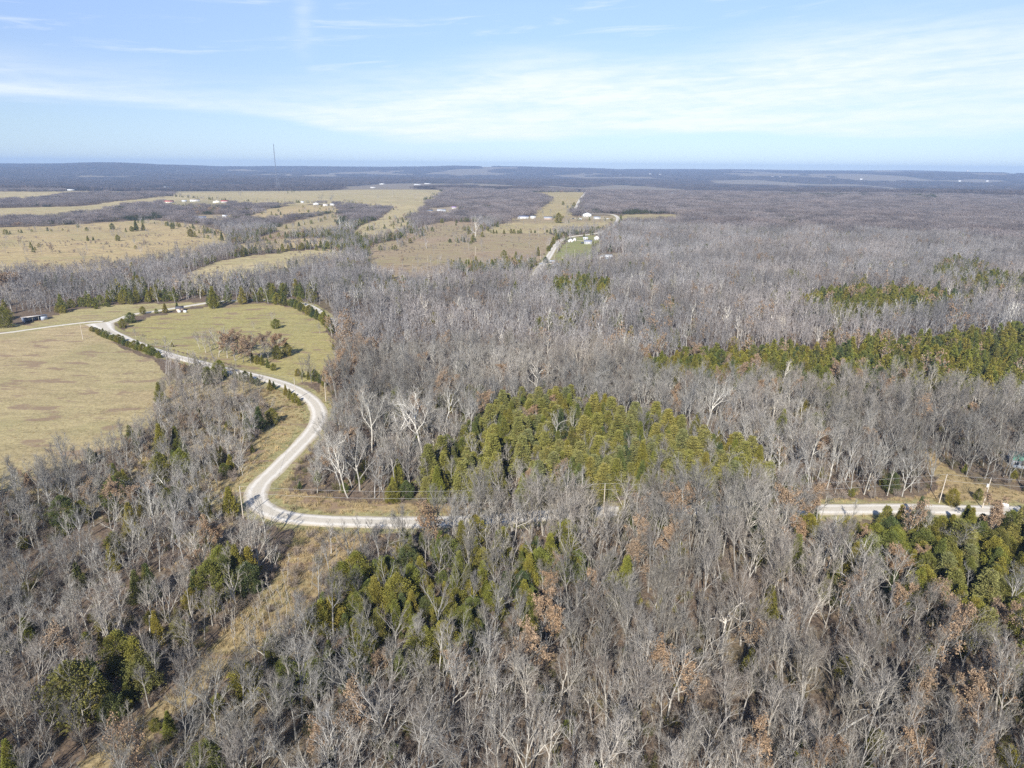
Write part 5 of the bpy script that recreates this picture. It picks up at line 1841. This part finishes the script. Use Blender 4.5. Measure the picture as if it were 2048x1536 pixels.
CS = np.where(inpoly(uc, vc, GROVES[GI][0]), CS * .95, CS)
CS = np.where((u > 1640) & (v > 1040) & (v < 1092), CS * .84, CS)
for i in iC:
    rg, _ = region(uc[i], vc[i])
    if inpoly(uc[i:i + 1], vc[i:i + 1], GROVES[5][0])[0]: rg = 'roadside cedar grove'
    if inpoly(uc[i:i + 1], vc[i:i + 1], GROVES[9][0])[0]: rg = 'low cedar patch'
    s = float(CS[i])
    tree_obj('cedar_tree', CP[CK[i]], x[i], y[i], RZ[i], (s * 1.05, s * 1.05, s), '%s %s olive cedar in the %s of the %s' % (shapeword(s), CF[CK[i]], depthword(v[i]), rg), 'evergreen tree', 'evergreens of the ' + rg)
OK_ = rng.integers(0, 4, len(x))
OF = ['round', 'open-topped', 'low dense', 'thin-leaved']
for i in iO:
    rg, _ = region(uc[i], vc[i])
    tree_obj('oak_tree', P_OAK[OK_[i]], x[i], y[i], RZ[i], float(SC_[i] * .95), '%s %s brown-leaved oak in the %s of the %s' % (shapeword(SC_[i]), OF[OK_[i]], depthword(v[i]), rg), 'tree', 'brown oaks in the ' + rg)
used = set(iB) | set(iC) | set(iO)
rest = np.array([i for i in range(len(x)) if kind[i] >= 0 and i not in used])


def join_pair(name, pair):
    """one mesh of trunk and crown, for the masses"""
    t, c = pair
    Vs = []; Fl = []; Ml = []; n0 = 0; mats_ = []
    for me in (t, c):
        nv = len(me.vertices); a = np.zeros(nv * 3, np.float32); me.vertices.foreach_get('co', a)
        nl = len(me.loops); li = np.zeros(nl, np.int32); me.loops.foreach_get('vertex_index', li)
        npoly = len(me.polygons); ls = np.zeros(npoly, np.int32); me.polygons.foreach_get('loop_start', ls)
        mi = np.zeros(npoly, np.int32); me.polygons.foreach_get('material_index', mi)
        Vs.append(a.reshape(-1, 3)); Fl.append(li.reshape(-1, 4) + n0); Ml.append(mi + len(mats_)); n0 += nv
        mats_ += list(me.materials)
    return mesh_np(name, np.concatenate(Vs), [np.concatenate(Fl)], mats_, [np.concatenate(Ml)])


NB = [join_pair('bare_mass_%d' % i, p) for i, p in enumerate(P_BARE)]
NC = [join_pair('cedar_mass_%d' % i, p) for i, p in enumerate(CP)]
NO = [join_pair('oak_mass_%d' % i, p) for i, p in enumerate(P_OAK)]

r = rest[kind[rest] == 0]
stuff('grey_woodland', 'dense grey bare woodland around and beyond the road bend', 'woodland', NB, x[r], y[r], z[r], PK[r], RZ[r], SC_[r])
r = rest[kind[rest] == 1]
stuff('cedar_woodland', 'olive cedars massed farther back in the groves', 'evergreens', NC, x[r], y[r], z[r], CK[r], RZ[r], CS[r])
r = rest[kind[rest] == 2]
stuff('oak_woodland', 'brown-leaved oaks scattered through the grey woodland', 'oak woodland', NO, x[r], y[r], z[r], OK_[r], RZ[r], SC_[r] * .9)

# ---- undergrowth and saplings in the near woods
ux, uy, rg_ = scatter(3.1, 70, 290, 21)
k_, u_, v_, uc_, vc_, d_ = classify(ux, uy, rg_, 2.0, fieldkeep=.0)
fi, _, _ = field_lookup(ux, uy)
clr = np.isin(fi, [i for i, f in enumerate(FIELDS) if f[0] == 'clearing'])
s_ = rg_.uniform(0, 1, len(ux))
scr = np.isin(fi, SCRUB)
keepu = ((k_ >= 0) & (s_ < .86)) | scr | (clr & (s_ < .34))
keepu &= d_ > 2.2
keepu &= ~inpoly(uc_, vc_, GROVES[5][0])
ux, uy, s_ = ux[keepu], uy[keepu], s_[keepu]
BUSH = [bush_mesh('bush_%d' % i, 700 + i, h, r_, [M_BRUSH, M_BRUSH]) for i, (h, r_) in enumerate([(2.2, 1.6), (2.8, 1.8), (1.6, 1.5), (3.2, 1.7)])] + [join_pair('sap_mass_%d' % i, p) for i, p in enumerate(P_SAP)]
USM = BUSH + [bush_mesh('green_bush_%d' % i, 720 + i, h_, r_, [M_BRUSH, M_GRASS], n=30) for i, (h_, r_) in enumerate([(1.6, 1.6), (2.4, 1.8)])] + [NC[5], NC[2]]
n = len(ux)
stuff('undergrowth', 'brown twiggy brush and saplings under the near woods', 'undergrowth', USM, ux, uy, terrain(ux, uy), (pku := rg_.choice(11, n, p=[.16, .16, .13, .12, .08, .08, .06, .08, .07, .03, .03])), rg_.uniform(0, 6.28, n), np.where(pku >= 9, .42, 1) * rg_.uniform(.6, 1.25, n))

# ---- dry grass tufts on the open ground near the camera
gx, gy, rgg = scatter(1.25, 95, 300, 31)
fi, gu, gv = field_lookup(gx, gy)
names = np.array([f[0] for f in FIELDS] + ['none'])
nmf = names[fi]
pr = np.select([nmf == 'clearing', nmf == 'verge', nmf == 'pasture', nmf == 'meadow', nmf == 'scrub'], [.85, .45, .16, .1, .6], 0.0)
pr = np.where((fi < 0), .10, pr)
dd_ = road_dist(gx, gy)
kk = (rgg.uniform(0, 1, len(gx)) < pr) & (dd_ > .6)
gx, gy = gx[kk], gy[kk]; n = len(gx); nmk = nmf[kk]
TUF = [tuft_mesh('tuft_%d' % i, 800 + i, 34, .6, hh, M_DRY) for i, hh in enumerate([.5, .8, 1.1])] + [tuft_mesh('greentuft', 810, 40, .7, .45, M_GRASS)]
pk = rgg.choice(4, n, p=[.35, .3, .2, .15]); pk = np.where(nmk == 'pasture', 0, pk)
sc = np.where(nmk == 'pasture', rgg.uniform(.4, .7, n), rgg.uniform(.7, 1.4, n))
stuff('dry_grass', 'tan dry grass tufts on the clearing, verges and pasture', 'grass', TUF, gx, gy, terrain(gx, gy), pk, rgg.uniform(0, 6.28, n), sc)

# thin pale stems standing in the clearing
SG = 'thin pale saplings standing in the tan clearing'
sx_ = []
for (u0, v0, n0, sp0) in [(500, 1245, 16, 48), (560, 1190, 12, 40), (345, 1330, 8, 30), (470, 1270, 8, 30), (250, 1450, 7, 30), (120, 1080, 9, 50), (620, 1140, 5, 30)]:
    for _ in range(n0):
        sx_.append((u0 + rngT.normal() * sp0, v0 + rngT.normal() * sp0 * .45))
P_POLE = [tree_meshes('pole_sapling_%d' % i, dict(seed=450 + i, twig=.2, H=6.5, limbs=5, clear=.4, spread=.4, crook=.05, wmul=.75), M_WTWIG, M_WTWIG) for i in range(2)]
for j, (uu, vv) in enumerate(sx_):
    p = at(uu, vv)
    tree_obj('sapling', P_POLE[j % 2], p[0], p[1], rngT.uniform(0, 6), float(rngT.uniform(.7, 1.15)),
             'thin pale bare sapling standing in tan grass beside the wood' if uu > 200 else 'thin pale bare sapling in the wood below the pasture', 'sapling', SG if uu > 200 else 'pale saplings below the pasture')

# ---- middle distance
LB = [joined('mid_bare_%d' % i, dict(seed=150 + i, lod=1, wmul=1.35, **s), M_MBARK, M_MTWIG) for i, s in enumerate([dict(H=13, limbs=7, clear=.35), dict(H=14, limbs=7, clear=.42, spread=.95), dict(H=12, limbs=7, clear=.3, spread=1.15), dict(H=13.5, limbs=6, clear=.35, fork=True), dict(H=11, limbs=7, clear=.28, spread=1.2)])]
LW = [joined('mid_white', dict(seed=160, lod=1, wmul=1.7, twig=.5, H=15, limbs=6, clear=.35), M_WHITE, M_WTWIG)]
LO = [joined('mid_oak_%d' % i, dict(seed=170 + i, lod=1, wmul=1.3, H=11, limbs=7, clear=.25), M_BARK, M_TWIG, 330) for i in range(2)]
LC = [cedar_joined('mid_cedar_%d' % i, 550 + i, n=210, per=8, leaf=.50, **s) for i, s in enumerate([dict(H=8.5, R=2.5), dict(H=7.5, R=2.8, style='round'), dict(H=10, R=2.6)])]
mx, my, rgm = scatter(5.6, 330, 1300, 41)
km = np.hypot(mx, my) < 1180 + 220 * (vnoise(mx / 60, my / 60, 44) - .5)
mx, my = mx[km], my[km]
k_, u_, v_, uc_, vc_, d_ = classify(mx, my, rgm, 6.0, fieldkeep=.012)
wht = (k_ == 0) & (rgm.uniform(0, 1, len(mx)) < .03) & (vc_ > 540)
mz = terrain(mx, my); n = len(mx)
sc = rgm.uniform(.72, 1.16, n) * (.86 + .3 * vnoise(mx / 40, my / 40, 45))
sc = np.where((v_ < 575) & (u_ < 1000), sc * .78, np.where(v_ < 500, sc * .85, sc))
rz = rgm.uniform(0, 6.28, n)
q = (k_ == 0) & ~wht; stuff('middle_woodland', 'grey bare woodland spreading to the distant farms', 'woodland', LB, mx[q], my[q], mz[q], rgm.integers(0, 5, q.sum()), rz[q], sc[q])
q = wht; stuff('pale_woodland_trees', 'small pale trees dotted through the middle grey woods', 'woodland', LW, mx[q], my[q], mz[q], np.zeros(q.sum()), rz[q], sc[q] * .85)
q = k_ == 1; stuff('middle_cedars', 'olive cedar bands and dots in the middle woods', 'evergreens', LC, mx[q], my[q], mz[q], rgm.integers(0, 3, q.sum()), rz[q], sc[q])
q = k_ == 2; stuff('middle_oaks', 'rusty oaks dotted through the middle woods', 'oak woodland', LO, mx[q], my[q], mz[q], rgm.integers(0, 2, q.sum()), rz[q], sc[q])
# brush at wood edges and low bushes in fields
bx, by, rgb = scatter(7, 330, 1150, 43)
fb, bu, bv = field_lookup(bx, by)
kb = (fb >= 0) & (vnoise(bx / 45, by / 30, 91) > .54) & (rgb.uniform(0, 1, len(bx)) < .40) & (~np.isin(names[fb], ['lawn', 'meadow', 'pasture'])) & (road_dist(bx, by) > 3)
stuff('field_brush', 'low dark brush speckling the distant tan fields', 'brush', BUSH[:4], bx[kb], by[kb], terrain(bx[kb], by[kb]), rgb.integers(0, 4, kb.sum()), rgb.uniform(0, 6.28, kb.sum()), rgb.uniform(.4, 1.0, kb.sum()))


# ---- hedgerows and thickets in the distant farmland
hr = np.random.default_rng(77); hx_ = []; hy_ = []; hk = []; hs = []
ROWS = [[(470, 488), (560, 474), (650, 466)], [(575, 458), (620, 448), (675, 434)], [(500, 492), (560, 486), (640, 480)], [(350, 393), (430, 400), (520, 404), (620, 406)], [(0, 470), (60, 464), (120, 462)], [(690, 405), (790, 420)],
        [(735, 462), (800, 446), (822, 428)], [(760, 505), (800, 492), (830, 478), (852, 458)], [(965, 441), (1000, 447), (1020, 452)], [(345, 418), (470, 424), (600, 436)], [(280, 445), (340, 452), (400, 460), (440, 472)],
        [(850, 400), (870, 395), (900, 392)], [(1130, 442), (1180, 441), (1220, 441)], [(60, 400), (200, 394), (300, 388)], [(560, 441), (620, 433), (668, 424)], [(1090, 405), (1100, 398), (1082, 392)], [(840, 540), (900, 530), (980, 527), (1060, 527)],
        [(640, 500), (700, 508), (740, 512)], [(980, 384), (1060, 386), (1130, 384)], [(1170, 395), (1163, 406), (1156, 416), (1160, 424)], [(930, 470), (960, 468), (985, 466)]]
for row in ROWS:
    L = smooth_line(row, 5.0)
    for q in L:
        for _ in range(2):
            if hr.uniform() < .62:
                hx_.append(q[0] + hr.normal() * 4); hy_.append(q[1] + hr.normal() * 6)
CLUMPS = [(930, 484, 26, 4, 26), (940, 462, 26, 5, 30), (830, 466, 24, 7, 34), (795, 472, 18, 7, 24), (870, 432, 20, 6, 30), (700, 418, 24, 5, 34), (345, 452, 14, 4, 12), (410, 470, 16, 6, 14), (455, 474, 12, 6, 20), (240, 478, 10, 3, 8), (160, 455, 40, 3, 14),
          (985, 455, 14, 5, 18), (1140, 418, 8, 6, 24), (1115, 437, 10, 3, 8), (870, 390, 12, 4, 26), (610, 424, 30, 4, 16), (540, 452, 24, 6, 30), (620, 470, 30, 5, 26), (780, 442, 10, 5, 10), (520, 505, 40, 6, 26), (1050, 400, 14, 6, 20), (395, 412, 60, 3, 26), (1130, 446, 60, 3, 16), (640, 416, 30, 3, 12), (1190, 494, 14, 6, 10), (1180, 424, 26, 4, 14), (560, 384, 90, 2, 20), (400, 442, 40, 3, 16), (60, 500, 40, 14, 14), (300, 500, 60, 8, 12)]
for (cu, cv, su, sv, nn) in CLUMPS:
    for _ in range(nn):
        p = at(cu + hr.normal() * su * .6, cv + hr.normal() * sv * .6)
        hx_.append(p[0]); hy_.append(p[1])
hx_ = np.array(hx_); hy_ = np.array(hy_); nh = len(hx_)
kh = road_dist(hx_, hy_) > 3
P_ = np.array([q for q in PLACED])
for px, py, pr in P_:
    kh &= (hx_ - px) ** 2 + (hy_ - py) ** 2 > (pr * .6) ** 2
hx_ = hx_[kh]; hy_ = hy_[kh]; nh = len(hx_)
stuff('hedgerows', 'broken tree lines and thickets dividing the distant fields', 'hedgerow', LB + LC + LO + BUSH[:4], hx_, hy_, terrain(hx_, hy_), hr.choice(14, nh, p=[.08, .08, .08, .08, .10, .11, .12, .07, .03, .03, .06, .06, .05, .05]), hr.uniform(0, 6.28, nh), hr.uniform(.4, .85, nh))

# ---- far: patches of many small crowns
def patch(name, seed, size, ntree, H, cr, blades, bw, mat, cone=False):
    rng = np.random.default_rng(seed)
    W = []; T = []
    g = int(math.ceil(math.sqrt(ntree)))
    for i in range(g):
        for j in range(g):
            cx = (i + .5 + rng.uniform(-.4, .4)) / g * size - size / 2; cy_ = (j + .5 + rng.uniform(-.4, .4)) / g * size - size / 2
            h = H * rng.uniform(.75, 1.1)
            T.append([cx, cy_, 0, cx, cy_, h * .7, bw * .8, bw * .4])
            for b in range(blades):
                th = rng.uniform(0, 6.28); t = rng.uniform(0, 1)
                if cone:
                    zz = h * (.08 + .85 * t); rr = cr * (1 - t) * rng.uniform(.3, 1)
                else:
                    zz = h * (.38 + .55 * t); rr = cr * math.sqrt(max(0, 1 - (t * 1.7 - .75) ** 2)) * rng.uniform(.3, 1)
                p = np.array([cx + rr * math.cos(th), cy_ + rr * math.sin(th), zz])
                d = np.array([math.cos(th) * .6, math.sin(th) * .6, .9]) + rng.normal(size=3) * .3; d /= np.linalg.norm(d)
                W.append([*p, *(p + d * H * .13), bw, bw * .4])
    a = Acc(); a.add(*ribbons(T, rng), 0); a.add(*ribbons(W, rng), 0)
    return a.mesh(name, [mat])


FB = [patch('far_bare_%d' % i, 900 + i, 26, 22, 13, 3.3, 46, .17, M_FTWIG) for i in range(4)]
FC = [patch('far_cedar_%d' % i, 910 + i, 22, 20, 9, 2.4, 60, .3, M_FCEDAR, True) for i in range(2)]
FO = [patch('far_oak', 915, 20, 12, 11, 3.2, 60, .3, M_OAK)]
fx, fy, rgf = scatter(24, 1050, 3300, 51, 48)
k_, u_, v_, uc_, vc_, d_ = classify(fx, fy, rgf, 5.0)
k_[(d_ < 14)] = -1
n = len(fx); fz = terrain(fx, fy)
k_[(k_ == 2) & (rgf.uniform(0, 1, n) < .3)] = 0
rz = rgf.uniform(0, 6.28, n); sc = rgf.uniform(.85, 1.12, n)
kf = np.hypot(fx, fy) > 1180 + 220 * (vnoise(fx / 60, fy / 60, 44) - .5)
k_[~kf] = -1
sc = np.where(u_ < 1020, sc * .74, sc)
S3 = np.stack([sc * 1.05, sc * 1.05, sc * .92], 1)
for kd, nm, lb, ms in ((0, 'far_woodland', 'grey-brown woods on the far plateau', FB), (1, 'far_cedars', 'dark cedar belts on the far plateau', FC), (2, 'far_oaks', 'rust-tinted wood patches on the far plateau', FO)):
    q = k_ == kd
    stuff(nm, lb, 'woodland', ms, fx[q], fy[q], fz[q], rgf.integers(0, len(ms), q.sum()), rz[q], S3[q] if kd != 2 else S3[q] * .6)

# treelines edging the far fields so that the patches do not look cut
# ---- farthest wooded hills
HB = [patch('hill_wood_%d' % i, 930 + i, 95, 64, 15, 7, 16, 1.3, M_HTWIG) for i in range(3)] + [patch('hill_dark', 935, 90, 64, 12, 6.5, 16, 1.2, M_HTWIG)]
hx, hy, rgh = scatter(82, 3300, 11500, 61, 46)
f = fbm(hx / 700, hy / 1500, 61, 3); n = len(hx)
dk = fbm(hx / 900, hy / 1300, 65, 3) > .56
q = (f + .02 * (rgh.uniform(0, 1, n) - .5)) <= .605
hx, hy, dk = hx[q], hy[q], dk[q]; n = len(hx)
stuff('distant_hill_woods', 'blue hazy woods on the far hills along the skyline', 'woodland', HB, hx, hy, terrain(hx, hy), np.where(dk, 3, rgh.integers(0, 3, n)), rgh.uniform(0, 6.28, n), np.ones(n))

# tiny white farms far off
FG = 'tiny farm buildings on the far hills'
for k, (u_, v_) in enumerate([(1300, 350), (1320, 349), (1240, 354), (1545, 352), (1560, 352), (1660, 361), (1722, 360), (1835, 343), (1850, 343), (1935, 345), (1920, 358), (1975, 359), (1985, 358), (326, 331), (680, 333), (865, 344)]):
    p = at(u_, v_)
    if p[1] > 14000 or p[1] < 500: continue
    D = depth_at(p)
    s = D / 1366 * 1.6
    e = bpy.data.objects.new('farm_building', None); COL.objects.link(e); e.location = (p[0], p[1], float(terrain(p[0], p[1])) + 8)
    tag(e, 'tiny pale farm building on a wooded hill near the skyline', 'building', FG)
    a = Acc(); a.add(*box(-s * 1.4, s * 1.4, -6, 6, -12, s * .5)); link('wall', a.mesh('wall', [WALLW]), parent=e)
    q = [(-s * 1.5, -7, s * .5), (s * 1.5, -7, s * .5), (s * 1.5, 0, s * .9), (-s * 1.5, 0, s * .9), (s * 1.5, 7, s * .5), (-s * 1.5, 7, s * .5)]
    a = Acc(); a.add(np.array(q), np.array([(0, 1, 2, 3), (3, 2, 4, 5)])); link('roof', a.mesh('roof', [ROOFS['tan']]), parent=e)

# ============================================================ haze
def haze():
    V, Fq = box(-13600, 13600, -13600, 13600, -80, 176)
    mt = bpy.data.materials.new('haze'); mt.use_nodes = True
    nt = NT(mt.node_tree)
    pv = nt.n('ShaderNodeVolumePrincipled')
    pv.inputs['Color'].default_value = (.46, .66, 1.0, 1)
    pv.inputs['Density'].default_value = 0.84e-4
    pv.inputs['Anisotropy'].default_value = 0.0
    o = nt.n('ShaderNodeOutputMaterial'); nt.l(pv.outputs[0], o.inputs['Volume'])
    me = mesh_np('haze', V, [Fq], [mt])
    tag(link('haze', me), 'pale blue air between the camera and the far hills', 'haze', kind='stuff')


haze()
print('counts: bare', len(iB), 'cedar', len(iC), 'oak', len(iO), 'mid', len(mx), 'far', len(fx), 'hill', len(hx), 'tufts', len(gx), 'ug', len(ux))
